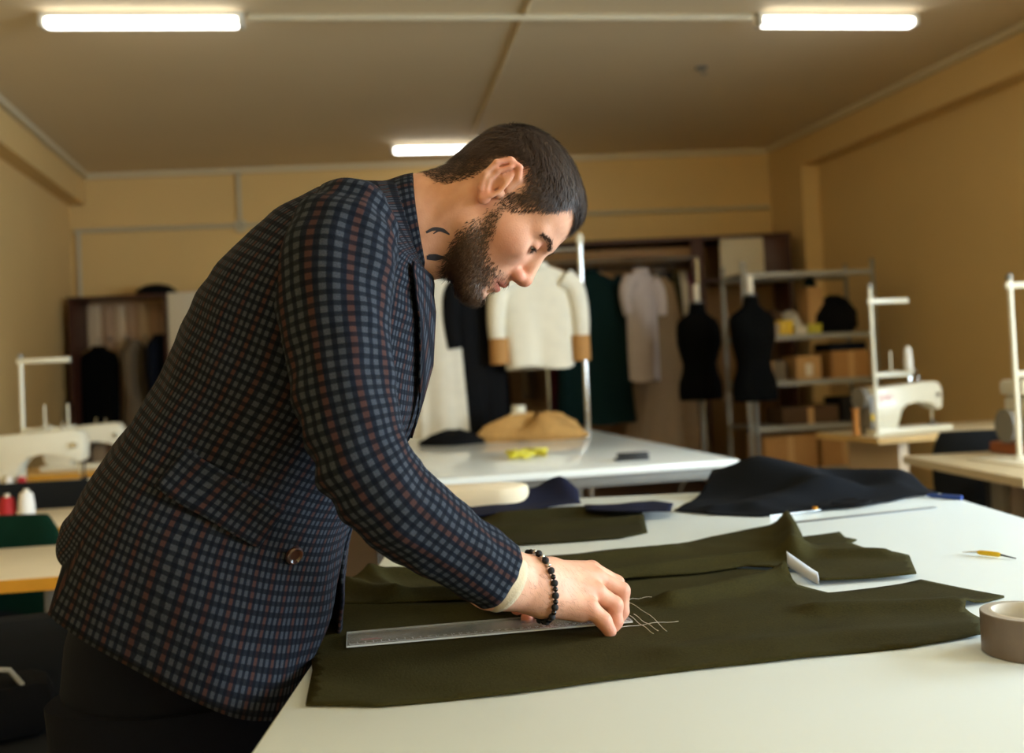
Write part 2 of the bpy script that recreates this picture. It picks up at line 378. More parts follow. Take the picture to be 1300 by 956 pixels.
# overlock at the right picture edge
ov = thing('overlock_machine', 'white overlock machine on a brown block, on the pale table with dark legs', 'sewing machine', (2.17, 4.40, .76), R(5))
bx('base', 'orange_wood', ov, 0.0, .40, -.14, .16, 0, .05, bev=.006); M['block'] = mat('block', C(150, 84, 40), .5)
ov.children[0].data.materials[0] = M['block']
bx('body', 'machine_white', ov, .05, .38, -.10, .12, .05, .26, bev=.025)
bx('top_cover', 'machine_white', ov, .02, .36, -.08, .10, .26, .33, bev=.02)
bx('label_plate', 'white_board', ov, .10, .16, -.103, -.099, .12, .2, bev=0)
tb = bmesh.new(); bmesh.ops.create_cone(tb, cap_ends=True, segments=28, radius1=.075, radius2=.065, depth=.04)
MB().merge(tb, Matrix.Translation((.0, -.0, .13)) @ Matrix.Rotation(PI / 2, 4, 'Y')).build('hand_wheel', 'machine_grey', ov)
tb = bmesh.new(); bmesh.ops.create_cone(tb, cap_ends=True, segments=16, radius1=.02, radius2=.015, depth=.08)
MB().merge(tb, Matrix.Translation((.03, 0, .13)) @ Matrix.Rotation(PI / 2, 4, 'Y')).build('shaft', 'chrome', ov)
for x in (.12, .2, .28): MB().tube([(x, -.05, .33), (x + .02, -.05, .42)], .004, 6).build('thread_guide', 'chrome', ov)
thread_stand('white thread stand with a top bar rising by the overlock machine', (2.105, 4.19, .76), R(4), .76, [(.735, 'top'), (.36, 'spool')], arm_len=.3)

# ---------------------------------------------------------------- sewing stations on the left
LA = R(6)
oA = (-2.30, 2.50, 0)
sew_table('sewing table with a thick yellow edge beside the hem of the checked jacket', oA, R(8), 1.17, .55, .75, top='pale_top')
oB = (-2.78, 3.43, 0)
sew_table('sewing table with thread cones on it, between the green draped chair and the black chair', oB, R(8), 1.24, .56, .75, top='pale_top')
oC = (-3.10, 4.62, 0)
sew_table('sewing table carrying the cream machine next to the wide black chair', oC, R(8), 1.30, .58, .74, top='birch')
oD = (-3.28, 5.75, 0)
sew_table('far sewing table below the hanging clothes of the open wardrobe', oD, R(8), 1.25, .58, .74, top='birch')
sewing_machine('cream sewing machine with dark wheel print, on the table next to the wide black chair', loc2(oC, R(8), .47, .30, .74), R(8), 1.08, motor=False)
sewing_machine('cream sewing machine on the far table below the hanging black top', loc2(oD, R(8), .44, .30, .74), R(8), 1.0, motor=False)
thread_stand('cream thread stand with a top bar near the left wall', (-2.55, 5.16, .74), R(4), .665, [(.65, 'top'), (.29, 'spool')], arm_len=.25)
for k, (px, py, m_, lb) in enumerate(((.40, .10, 'white_thread', 'white thread cone between the grey spool and the red spool on the cream machine table'), (.335, .09, 'lilac_cloth', 'grey thread spool on the cream machine table'), (.465, .10, 'red_thread', 'red thread spool on the cream machine table'), (.275, .09, 'cream_thread', 'cream thread spool on the cream machine table'))):
    cone(lb, (-2.515 + (px - .40) * 1.0, 4.93, .74), m_, .024, .075)
cone('white tipped red thread cone beside the tall white cone', (-1.972, 3.85, .75), 'red_thread', .031, .085)
cone('tall white thread cone beside the white tipped red cone', (-1.898, 3.85, .75), 'white_thread', .031, .10)
# red lamp-like yellow cap behind the jacket
def office_chair(label, loc, rz, bw_=.46, bh=.40, m='chair_black', top=.84):
    t = thing('office_chair', label, 'chair', loc, rz)
    rings = []
    for k in range(9):
        z = top - bh + bh * k / 8; u = abs(k - 4) / 4
        w = bw_ / 2 * (1 - .18 * u ** 3); rr = []
        for j in range(20):
            a = 2 * PI * j / 20; x = w * math.copysign(abs(math.cos(a)) ** .55, math.cos(a)); y = .03 * (1 - .5 * u ** 4) * math.copysign(abs(math.sin(a)) ** .7, math.sin(a))
            rr.append((x, y + .20 - .06 * math.cos(x / w * 1.2) + .10 * 0 + (x * x) * -.25, z))
        rings.append(rr)
    MB().loft(rings).build('backrest', m, t)
    bx('seat', m, t, -.23, .23, -.27, .19, .42, .50, bev=.03)
    MB().tube([(0, .15, .43), (0, .23, .47), (0, .235, .62)], .022, 8).build('back_support', 'dark_plastic', t)
    MB().tube([(0, -.02, .08), (0, -.02, .42)], .026, 10).build('post', 'dark_plastic', t)
    for k in range(5):
        a = 2 * PI * k / 5 + .3; l = MB().tube([(0, -.02, .10), (.27 * math.cos(a), -.02 + .27 * math.sin(a), .065)], [.026, .015], 8).build('base_leg', 'dark_plastic', t)
        MB().lathe([(.02, 0), (.027, .02), (.02, .045)], (.27 * math.cos(a), -.02 + .27 * math.sin(a), 0), n=10).build('caster', 'dark_plastic', l)
    return t
office_chair('black office chair beside the pale table with dark legs', (2.27, 5.02, 0), R(-4) + PI, .48, .4, top=.835)
office_chair('wide black office chair behind the red and white thread cones', (-2.13, 4.45, 0), R(8) + PI, .60, .36, top=.845)
gc = office_chair('office chair draped in dark green cloth, behind the yellow edged table', (-1.74, 3.40, 0), R(8) + PI, .46, .36, top=.83)
mm('dark_green_cloth', C(10, 40, 28), .95, var=.2, bump=.3, spec=.1)
for ch in gc.children:
    if ch.name.startswith('backrest'):
        cl = ch.copy(); cl.data = ch.data.copy(); cl.name = 'cloth_cover'; coll.objects.link(cl); cl.parent = gc
        for v in cl.data.vertices: v.co = (v.co.x * 1.04 + .012, .14 + (v.co.y - .14) * 1.25, .83 - (.83 - v.co.z) * .9 + .008)
        cl.data.materials[0] = M['dark_green_cloth']
# black chair with a chrome arm and a bag pushed under the yellow edged table
kc = thing('armchair', 'black chair with a curved chrome arm under the yellow edged table', 'chair', (-1.18, 2.20, 0), R(20))
bx('seat', 'chair_black', kc, -.24, .24, -.24, .24, .42, .49, bev=.03)
bx('backrest', 'chair_black', kc, -.24, .24, .20, .26, .46, .70, bev=.025)
for s in (-1, 1):
    MB().tube([(s * .25, -.2, 0), (s * .25, -.22, .55), (s * .25, -.16, .64), (s * .25, 0, .67), (s * .25, .2, .66), (s * .25, .24, .5)], .012, 8).build('arm', 'dark_plastic', kc)
    MB().tube([(s * .25, .22, .5), (s * .25, .26, 0)], .012, 8).build('leg', 'dark_plastic', kc)
bag = thing('handbag', 'black handbag with a pale piped handle on the chair under the yellow edged table', 'bag', (-1.2, 2.17, .49), R(30))
bx('body', 'black_cloth', bag, -.16, .16, -.07, .07, 0, .13, bev=.04)
MB().tube([(-.10, -.05, .11), (-.07, -.05, .155), (0, -.05, .17), (.07, -.05, .155), (.10, -.05, .11)], .006, 6).build('handle', 'rack_metal', bag)

# ================================================================ GARMENTS
def hanger(label, hook, rz, w=.40, m='tan_wood'):
    t = thing('clothes_hanger', label, 'hanger', hook, rz, 'clothes hangers')
    MB().tube([(.025, 0, .0), (.02, 0, .02), (0, 0, .03), (-.022, 0, .015), (-.02, 0, -.01), (0, 0, -.03), (0, 0, -.06)], .0035, 6).build('hook', 'steel', t)
    MB().tube([(-w / 2, 0, -.12), (-w / 4, 0, -.08), (0, 0, -.055), (w / 4, 0, -.08), (w / 2, 0, -.12)], [.008, .012, .014, .012, .008], 8).build('bar', m, t)
    return t
def garment(name, label, cat, hook, rz, length, sh=.42, hem=.5, depth=.12, m='black_cloth', sleeve=0, folds=5, amp=.12, group=None, collar=True, hang=True, waist=None, seed=0, sl_m=None):
    rnd = random.Random(seed + int(hook[0] * 100))
    if hang: hanger('hanger carrying the ' + label, hook, rz, sh * .9)
    t = thing(name, label, cat, hook, rz, group)
    rings = []; N = 44; K = 15; ph = rnd.random() * 6
    for k in range(K):
        s = k / (K - 1)
        if s < .12: hw = .07 + (sh / 2 - .07) * math.sin(s / .12 * PI / 2)
        else:
            u = (s - .12) / .88; hw = sh / 2 + (hem / 2 - sh / 2) * u
            if waist: hw *= 1 - waist * math.exp(-((s - .42) / .16) ** 2)
        z = -.065 - s * length if s > .12 else -.065 - (s / .12) ** 2 * .07 - s * (length - .07 / 1) * .0 - (s) * length * .55
        if s > .12: z = -.065 - .07 - .066 * length - (s - .12) / .88 * (length - .07 - .066 * length)
        dd = depth / 2 * (.55 + .6 * s)
        rr = []
        for j in range(N):
            a = 2 * PI * j / N; c, sn = math.cos(a), math.sin(a)
            f = 1 + amp * s * math.sin(folds * 2 * a + ph + .6 * math.sin(a * 3)) + amp * .4 * s * math.sin(folds * 3.3 * a + ph * 2)
            rr.append((hw * c * (1 + .15 * amp * s * math.sin(7 * a)), dd * sn * f + .02 * s * math.sin(ph + 4 * c), z + .012 * s * math.sin(3 * a + ph)))
        rings.append(rr)
    MB().loft(rings).build('body', m, t)
    if collar: MB().lathe([(.075, -.085), (.07, -.05), (.062, -.045), (.06, -.08)], n=18).build('collar', m, t)
    if sleeve:
        for s in (-1, 1):
            x0 = s * (sh / 2 - .03); pts = [(x0 - s * .03, 0, -.15), (x0 + s * .035, -.01, -.22), (x0 + s * .06, -.02, -.15 - sleeve * .55), (x0 + s * .05, -.035, -.15 - sleeve)]
            q = catmull(pts, 4); MB().tube(q, [.075 - .03 * i / (len(q) - 1) for i in range(len(q))], 12).build('sleeve', sl_m or m, t)
    return t
for n_, c_ in dict(g_green=(6, 30, 29), g_white=(226, 220, 204), g_ivory=(206, 198, 182), g_lilac=(196, 184, 182), g_beige=(142, 118, 90), g_grey=(118, 104, 86), g_blue=(86, 108, 132), g_brown=(88, 66, 46), g_khaki=(110, 98, 70), g_navy=(20, 24, 36), g_char=(36, 34, 34), g_burg=(94, 34, 44), g_olive=(58, 54, 36), g_mag=(104, 40, 66), g_rose=(150, 108, 96)).items():
    mm(n_, C(*c_), .88, var=.1, scale=14, bump=.25, spec=.15)
# open wardrobe with hooks at the left of the back wall
wd = thing('open_wardrobe', 'open wooden wardrobe with wall hooks against the back wall', 'wardrobe', (-4.36, 9.80, 0), R(2))
bx('side_panel', 'brown_wood', wd, 0, .022, 0, .48, 0, 2.10); bx('side_panel', 'wardrobe_pale', wd, .03, .16, .40, .44, .1, 2.07); bx('side_panel', 'brown_wood', wd, .93, .955, 0, .48, 0, 2.10)
bx('back_panel', 'wardrobe_wood', wd, .022, .93, .45, .478, .08, 2.09); bx('top_panel', 'brown_wood', wd, -.01, .965, -.01, .48, 2.10, 2.125)
bx('base_panel', 'wardrobe_wood', wd, .022, .93, 0, .45, .0, .08)
for i in range(6):
    bx('batten', 'wardrobe_pale' if i % 2 else 'wardrobe_wood', wd, .19 + i * .12, .275 + i * .12, .43, .452, 1.45, 2.06, bev=.004)
for i in range(4):
    MB().tube([(.26 + i * .18, .43, 1.72), (.26 + i * .18, .36, 1.70), (.26 + i * .18, .35, 1.74)], .009, 6).build('hook', 'steel', wd)
def wl_(x, y, z): return (-4.36 + x * math.cos(R(2)), 9.80 + y + x * math.sin(R(2)), z)
garment('sleeveless_blouse', 'sleeveless black top on a hanger in the open wardrobe', 'clothing', wl_(.20, .22, 1.69), R(4), .95, .40, .36, .10, 'black_velvet', amp=.05)
garment('hanging_coat', 'grey brown coat hanging on the hook rail of the open wardrobe', 'clothing', wl_(.52, .30, 1.74), R(80), 1.1, .26, .30, .26, 'g_grey', sleeve=.5, amp=.1, hang=False, seed=3)
garment('hanging_jacket', 'dark navy jacket hanging at the right side of the open wardrobe', 'clothing', wl_(.80, .25, 1.78), R(70), 1.05, .26, .34, .26, 'g_navy', sleeve=.55, amp=.1, hang=False, seed=5)
hat = thing('folded_hat', 'black fur hat on top of the open wardrobe', 'hat', wl_(.80, .2, 2.125))
MB().lathe([(.17, 0), (.185, .03), (.18, .06), (.14, .085), (.12, .10), (.05, .115), (0.01, .118)], n=22).build('crown', 'black_cloth', hat)
MB().lathe([(.15, .0), (.195, .01), (.2, .04), (.175, .055)], n=22).build('brim', 'black_velvet', hat)
wc = thing('tall_cupboard', 'tall white cupboard beside the open wardrobe', 'cupboard', (-3.38, 9.80, 0), R(2))
bx('carcass', 'white_board', wc, 0, 1.1, .02, .48, 0, 2.13)
for k in range(2):
    dr = bx('door', 'white_board', wc, .003 + k * .55, .547 + k * .55, 0, .02, .06, 2.12); bx('handle', 'steel', dr, .49 + k * .1, .51 + k * .1, -.02, 0, 1.0, 1.2)
# brown closet with rails on the right of the back wall
cl = thing('closet', 'large dark brown open closet with a clothes rail on the back wall', 'closet', (-.75, 9.80, 0), R(1))
bx('top_panel', 'brown_wood', cl, 0, 3.56, 0, .6, 2.42, 2.455); bx('back_panel', 'tan_wood', cl, .02, 3.54, .57, .6, .0, 2.42)
for x in (0, 2.66, 3.53): bx('side_panel', 'brown_wood', cl, x, x + .03, 0, .57, 0, 2.42)
bx('side_panel', 'brown_wood', cl, 2.56, 2.66, -.01, .03, 0, 2.42); bx('fascia', 'tan_wood', cl, .03, 2.56, .0, .03, 2.27, 2.35)
bx('shelf', 'brown_wood', cl, 2.69, 3.53, 0, .57, 2.0, 2.03); bx('panel', 'white_board', cl, 2.86, 3.29, .02, .05, 2.03, 2.42)
bx('panel', 'brown_wood', cl, 3.29, 3.53, .02, .05, 2.03, 2.42)
MB().tube([(.03, .3, 2.21), (2.64, .3, 2.21)], .015, 8).build('rail', 'chrome', cl)
cx_ = lambda x: (x, 9.80 + .28 + (x + .75) * .017, 2.21 - .03)
rowg = [(.70, 'g_char', 'charcoal coat', 1.35), (.82, 'g_brown', 'brown jacket', 1.0), (.94, 'g_rose', 'dusty rose dress', 1.5), (1.30, 'g_char', 'slim charcoal vest', .9), (1.40, 'g_blue', 'dusty blue shirt', .85), (1.49, 'g_khaki', 'khaki coat', 1.2), (1.58, 'g_navy', 'navy coat', 1.3), (1.68, 'g_olive', 'olive jacket', 1.0), (1.76, 'g_ivory', 'ivory blouse', .75), (1.83, 'g_mag', 'magenta dress', 1.0), (-.1, 'g_navy', 'long navy gown', 1.4), (.15, 'g_grey', 'grey overcoat', 1.2), (.42, 'g_burg', 'burgundy dress', 1.4)]
for k, (x, m_, nm, L) in enumerate(rowg):
    garment('hanging_garment', nm + ' squeezed edgewise on the closet rail', 'clothing', cx_(x), R(82), L, .40, .42, .085, m_, sleeve=.5, amp=.1, seed=k, group='clothes on the closet rail')
# freestanding rail in front of the closet: dark green coat, lilac blouse, beige dress
fr = thing('clothes_rail', 'low chrome clothes rail carrying the dark green coat and lilac blouse', 'clothes rail', (.30, 8.55, 0), R(5))
MB().tube([(0, 0, 2.12), (1.35, 0, 2.12)], .014, 8).build('rail', 'chrome', fr)
for x in (0, 1.35):
    MB().tube([(x, 0, .05), (x, 0, 2.12)], .014, 8).build('post', 'chrome', fr); MB().tube([(x, -.25, .04), (x, .25, .04)], .016, 8).build('foot', 'chrome', fr)
garment('hanging_coat', 'dark green coat hanging on the low chrome clothes rail', 'clothing', (.70, 8.55, 2.09), R(12), 1.3, .52, .72, .2, 'g_green', sleeve=.9, amp=.12, seed=11)
garment('hanging_blouse', 'short sleeved lilac white blouse hanging beside the dark green coat', 'clothing', (1.14, 8.62, 2.09), R(40), .95, .38, .34, .14, 'g_lilac', sleeve=.3, amp=.08, seed=12)
garment('hanging_dress', 'long beige dress flaring behind the lilac white blouse', 'clothing', (1.36, 9.0, 2.04), R(20), 1.75, .32, .95, .3, 'g_beige', amp=.14, folds=6, waist=.1, seed=13)
# rack behind the second table: white dress, black dress, cream top with tags
rk = thing('garment_rack', 'chrome garment rack standing behind the glossy white table', 'clothes rail', (-.85, 5.98, 0), R(6))
px1 = 1.30
MB().tube([(0, 0, 1.95), (px1, 0, 1.95)], .013, 8).build('rail', 'chrome', rk)
for x in (0, px1):
    MB().tube([(x, 0, .04), (x, 0, 2.0)], .0165, 10).build('post', 'chrome', rk); MB().tube([(x, -.22, .035), (x, .22, .035)], .016, 8).build('foot', 'chrome', rk)
    MB().lathe([(.022, 1.985), (.024, 2.02), (.016, 2.045)], (x, 0, 0), n=12).build('end_cap', 'machine_white', rk)
rp = lambda x, dy=0.0: (-.85 + x * math.cos(R(6)), 5.98 + dy + x * math.sin(R(6)), 1.92)
garment('hanging_gown', 'long white gown on the chrome garment rack by the man\'s chest', 'clothing', rp(.40), R(15), 1.2, .36, .52, .2, 'g_ivory', amp=.14, folds=5, seed=21)
garment('hanging_gown', 'black gown on the chrome garment rack between white gown and cream top', 'clothing', rp(.66, .06), R(30), 1.05, .36, .30, .16, 'black_cloth', amp=.1, seed=22, sleeve=.4)
ct = garment('hanging_blouse', 'boxy cream top with brown cuffs on the chrome garment rack', 'clothing', rp(1.02, -.02), R(8), .62, .46, .42, .14, 'g_white', amp=.06, sleeve=.47, seed=23)
for ch in [c for c in ct.children if c.name.startswith('sleeve')]:
    s = 1 if ch.data.vertices[0].co.x > 0 else -1; x0 = s * (.23 - .03)
    MB().tube([(x0 + s * .05, -.034, -.50), (x0 + s * .05, -.036, -.655)], .058, 14).build('cuff', 'card', ct)
# things lying on the second table
def blob(name, label, cat, loc, prof, m, rz=0, seed=0, amp=.25, sx=1, sy=1, group=None):
    rnd = random.Random(seed); N = 30; rings = []; ph = [rnd.random() * 6 for _ in range(4)]
    for (r, z) in prof:
        rings.append([(sx * r * math.cos(2 * PI * j / N) * (1 + amp * math.sin(3 * 2 * PI * j / N + ph[0]) * .5 + amp * .3 * math.sin(5 * 2 * PI * j / N + ph[1] + z * 20)), sy * r * math.sin(2 * PI * j / N) * (1 + amp * .5 * math.sin(2 * 2 * PI * j / N + ph[2])), z * (1 + amp * .6 * math.sin(4 * 2 * PI * j / N + ph[3]))) for j in range(N)])
    o = MB().loft(rings).build(name, m); o.location = loc; o.rotation_euler.z = rz
    return tag(o, label, cat, group)
mm('fur', C(176, 134, 76), .95, var=.25, scale=40, bump=.8)
blob('fur_collar', 'curved tan fur collar heaped on the glossy white table', 'fur', (.13, 5.40, .85), [(.22, 0), (.25, .025), (.22, .07), (.14, .105), (.03, .115)], 'fur', R(10), 6, sx=1.05, sy=.6, amp=.5)
blob('black_scarf', 'crumpled black scarf at the far edge of the glossy white table', 'cloth', (-.34, 5.35, .85), [(.20, 0), (.2, .02), (.15, .05), (.05, .07)], 'black_cloth', .2, 5, sx=.8, sy=.7)
bo = thing('white_jar', 'white jar behind the tan fur collar', 'jar', (.02, 5.80, .85)); MB().lathe([(.05, 0), (.055, .01), (.055, .12), (.035, .14)], n=18).build('body', 'white_board', bo); MB().lathe([(.04, .14), (.04, .17)], n=18).build('lid', 'machine_white', bo)
tp = MB(); rnd = random.Random(4)
pts = [(.10 * math.cos(a * 1.7) * (1 + .3 * math.sin(a * .7)), .13 * math.sin(a * 1.3), .01 + .012 * (i % 5) / 5) for i, a in enumerate(np.linspace(0, 14, 60))]
rings = [[(p[0], p[1], p[2]), (p[0] + .002, p[1], p[2] + .018), (p[0] + .004, p[1], p[2] + .018), (p[0] + .003, p[1], p[2])] for p in pts]
tpo = tp.loft(rings).build('measuring_tape', 'yellow_tape'); tpo.scale = (.72, .8, 1); tpo.location = (.04, 4.35, .846); tag(tpo, 'tangled yellow measuring tape on the glossy white table', 'measuring tape')
st = thing('stapler', 'small black stapler near the right edge of the glossy white table', 'stapler', (.46, 4.02, .85), R(8)); bx('base', 'dark_plastic', st, -.07, .07, -.02, .02, 0, .012); bx('arm', 'dark_plastic', st, -.06, .07, -.017, .017, .014, .032, bev=.006)

# ================================================================ SHELF RACK, MANNEQUINS
RA = R(9); ro = (1.92, 8.16, 0); RW, RD = 1.14, .46
rk2 = thing('metal_shelf', 'grey metal shelving unit loaded with boxes near the right wall', 'shelf', ro, RA)
for (x, y) in ((0, 0), (RW, 0), (0, RD), (RW, RD)):
    MB().box(x - .018, x + .018, y - .003, y + .003, 0, 2.02).box(x - .003, x + .003, y - .018, y + .018, 0, 2.02).build('upright', 'rack_metal', rk2, False)
SH = (.30, .66, 1.03, 1.41, 1.93)
for z in SH: MB().box(0, RW, 0, RD, z - .005, z).box(0, RW, -.005, .005, z - .045, z).box(0, RW, RD - .005, RD + .005, z - .045, z).build('shelf', 'rack_metal', rk2, False)
def on(x, y, z): return loc2(ro, RA, x, y, z)
def carton(label, x, y, z, w, d, h, m='card', rz=0):
    t = thing('cardboard_box', label, 'box', on(x, y, z), RA + rz, 'boxes on the metal shelf')
    bx('body', m, t, 0, w, 0, d, 0, h, bev=.003); bx('tape', 'card_pale', t, w / 2 - .025, w / 2 + .025, -.001, d + .001, .0, h + .001, bev=0)
    for s in (0, 1): bx('flap', m, t, .002, w - .002, .002 + s * d / 2, d / 2 - .002 + s * d / 2, h, h + .004, bev=0)
    return t
bx('paper_label', 'white_board', carton('small tan carton with a white label on the middle shelf', .44, .04, 1.03, .22, .3, .19, 'card_pale'), .08, .14, -.003, -.001, .03, .13, bev=0)
carton('orange brown carton under dark blue cloth on the middle shelf', .76, .04, 1.03, .34, .36, .22, 'card')
bt = bx('folded_cloth', 'g_navy', None, 0, .33, 0, .32, 0, .07, bev=.02); bt.location = on(.76, .06, 1.255); bt.rotation_euler.z = RA; tag(bt, 'folded dark blue cloth on the orange brown carton', 'cloth')
carton('grey brown carton at the left of the middle shelf', .08, .06, 1.03, .28, .3, .16, 'g_grey')
carton('wide kraft carton on the lower shelf behind the mannequin stand', .12, .03, .30, .46, .38, .27, 'card')
carton('kraft carton with a dark hole beside the wide one on the lower shelf', .62, .03, .30, .42, .38, .28, 'card')
carton('flat brown carton on the second shelf from the floor', .3, .05, .66, .5, .34, .14, 'g_brown')
carton('low dark carton at the right of the second shelf from the floor', .84, .05, .66, .26, .34, .2, 'g_char')
for k, (x, w, h, m_, lab) in enumerate(((.20, .10, .09, 'lilac_cloth', 'lilac packet on the upper shelf'), (.31, .12, .12, 'yellow', 'bright yellow packet on the upper shelf'), (.45, .10, .07, 'white_board', 'white packet beside the yellow one on the upper shelf'), (.56, .12, .08, 'yellow_tape', 'dull yellow packet on the upper shelf'))):
    b = thing('packet', lab, 'packet', on(x, .03, 1.41), RA, 'packets on the upper shelf'); bx('body', m_, b, 0, w, 0, .14, 0, h, bev=.008); bx('lid', m_, b, -.002, w + .002, -.002, .142, h - .015, h, bev=.002)
for k, (x, y, z0, r, m_, lab) in enumerate(((.16, .30, 1.41, .12, 'g_mag', 'purple yarn bundle at the left of the upper shelf'), (.36, .30, 1.41, .14, 'g_brown', 'brown cloth bundle behind the yellow packet'), (.52, .31, 1.41, .13, 'g_ivory', 'pale cloth bundle behind the white packet'), (.90, .24, 1.41, .20, 'black_cloth', 'big black cloth bundle at the right of the upper shelf'), (.28, .28, 1.66 * 0 + 1.66, .10, 'g_blue', 'x'))):
    if lab == 'x': continue
    blob('cloth_bundle', lab, 'cloth', on(x, y, z0), [(r * .8, 0), (r, r * .3), (r * .95, r * .8), (r * .6, r * 1.3), (r * .15, r * 1.5)], m_, k, k, sx=1.0, sy=.75, amp=.18)
carton('upright tan carton at the back of the upper shelf', .66, .22, 1.41, .14, .2, .40, 'card_pale')
blob('cloth_bundle', 'dark teal cloth bundle on top of the upright tan carton', 'cloth', on(.73, .32, 1.815), [(.05, 0), (.07, .02), (.05, .06), (.01, .08)], 'g_green', 1, 8)
def mannequin(label, loc, rz, top=1.72, scale=1.0, m='black_velvet'):
    t = thing('dress_form', label, 'mannequin', loc, rz, 'black dress forms'); rings = []
    prof = [(.90, .165, .115), (.96, .172, .12), (1.04, .165, .118), (1.12, .135, .10), (1.18, .128, .092), (1.26, .148, .11), (1.34, .165, .125), (1.42, .172, .115), (1.49, .175, .095), (1.53, .155, .08), (1.56, .10, .066), (1.59, .062, .058), (1.64, .054, .055), (1.66, .05, .05)]
    for z, a, b in prof: rings.append([(a * math.cos(2 * PI * j / 28), b * math.sin(2 * PI * j / 28) - (.02 * max(0, math.cos(2 * PI * (j - 21) / 28)) if 1.28 < z < 1.44 else 0), z + top - 1.66) for j in range(28)])
    MB().loft(rings).build('torso', m, t)
    MB().lathe([(.05, top), (.048, top + .012), (.03, top + .018)], n=16).build('neck_cap', 'steel', t)
    MB().box(-.022, .022, -.01, .01, top + .018, top + .15, bev=.006).build('neck_post', 'white_board', t)
    MB().tube([(0, 0, .3), (0, 0, .94)], .016, 10).build('pole', 'grey_metal', t)
    for k in range(3):
        a = 2 * PI * k / 3 + .4; MB().tube([(0, 0, .38), (.14 * math.cos(a), .14 * math.sin(a), .30), (.26 * math.cos(a), .26 * math.sin(a), .012)], .012, 8).build('leg', 'grey_metal', t)
    return t
mannequin('black dress form with a pale neck post before the metal shelf', (1.74, 7.2, 0), R(15), top=1.68)
mannequin('black dress form beside the long beige dress', (1.47, 7.85, 0), R(30), top=1.68).scale = (1.14, 1.14, 1.0)
for x, y in ((1.62, 7.28), (1.88, 7.12)): pass

# ================================================================ ON THE MAN'S TABLE
def inside(poly, x, y):
    c = False; n = len(poly)
    for i in range(n):
        (x1, y1), (x2, y2) = poly[i], poly[i - 1]
        if (y1 > y) != (y2 > y) and x < (x2 - x1) * (y - y1) / (y2 - y1) + x1: c = not c
    return c
def pl_dist(P, line):
    best = 9
    for a, b in zip(line, line[1:]):
        ax, ay = a; dx, dy = b[0] - ax, b[1] - ay; t = max(0, min(1, ((P[0] - ax) * dx + (P[1] - ay) * dy) / (dx * dx + dy * dy + 1e-12)))
        best = min(best, math.hypot(P[0] - ax - dx * t, P[1] - ay - dy * t))
    return best
def cloth(name, label, poly, z0, hf, m, res=.011, thick=.0028, cat='fabric', group=None, wob=.002):
    seg = []
    for a, b in zip(poly, poly[1:] + poly[:1]):
        n = max(1, int(math.hypot(b[0] - a[0], b[1] - a[1]) / res))
        seg += [(a[0] + (b[0] - a[0]) * k / n, a[1] + (b[1] - a[1]) * k / n) for k in range(n)]
    xs = [p[0] for p in seg]; ys = [p[1] for p in seg]; inn = []
    y = min(ys); r = 0; rnd = random.Random(3)
    while y < max(ys):
        x = min(xs) + (res / 2 if r % 2 else 0)
        while x < max(xs):
            if inside(poly, x, y) and pl_dist((x, y), poly + poly[:1]) > res * .6: inn.append((x + rnd.uniform(-.15, .15) * res, y + rnd.uniform(-.15, .15) * res))
            x += res
        y += res * .87; r += 1
    pts = [Vector(p) for p in seg + inn]; ne = len(seg)
    v, e, f, *_ = delaunay_2d_cdt(pts, [(i, (i + 1) % ne) for i in range(ne)], [], 1, 1e-6)
    c = (sum(xs) / len(xs), sum(ys) / len(ys))
    me = bpy.data.meshes.new(name)
    me.from_pydata([(p.x - c[0], p.y - c[1], thick + max(0, hf(p.x, p.y)) + wob * (.5 + .5 * math.sin(p.x * 31 + 2 * math.sin(p.y * 17)) * math.sin(p.y * 23 + p.x * 9))) for p in v], [], [list(t) for t in f])
    me.materials.append(M[m]); me.polygons.foreach_set('use_smooth', [True] * len(me.polygons))
    o = bpy.data.objects.new(name, me); coll.objects.link(o); o.location = (c[0], c[1], z0)
    bmx = bmesh.new(); bmx.from_mesh(me); bmesh.ops.recalc_face_normals(bmx, faces=bmx.faces)
    if sum(fc.normal.z for fc in bmx.faces) < 0: bmesh.ops.reverse_faces(bmx, faces=bmx.faces)
    bmx.to_mesh(me); bmx.free()
    s = o.modifiers.new('thickness', 'SOLIDIFY'); s.thickness = thick; s.offset = -1
    return tag(o, label, cat, group)
def ridges(*rs):
    def h(x, y):
        z = 0
        for line, hh, w in rs:
            z += hh * math.exp(-(pl_dist((x, y), line) / w) ** 2)
        return z
    return h
def wool(name, c1, c2, bump=.4):
    k = NT(name); t = k.n('ShaderNodeTexCoord'); a = k.n('ShaderNodeTexNoise'); a.inputs['Scale'].default_value = 380; a.inputs['Detail'].default_value = 4
    b = k.n('ShaderNodeTexNoise'); b.inputs['Scale'].default_value = 14; k.l(t.outputs['Object'], a.inputs['Vector']); k.l(t.outputs['Object'], b.inputs['Vector'])
    k.col(k.mix(k.math('ADD', k.math('MULTIPLY', a.outputs[0], .8), k.math('MULTIPLY', b.outputs[0], .25)), C(*c1), C(*c2)))
    k.b.inputs['Roughness'].default_value = .95; k.b.inputs['Specular IOR Level'].default_value = .08
    k.bump(a.outputs[0], bump, .0015); M[name] = k.m
wool('olive_wool', (22, 21, 8), (70, 64, 31)); wool('olive_dark', (18, 18, 7), (58, 53, 27)); wool('navy_wool', (17, 19, 34), (36, 38, 58)); wool('ink_wool', (11, 13, 18), (24, 27, 33), .25)
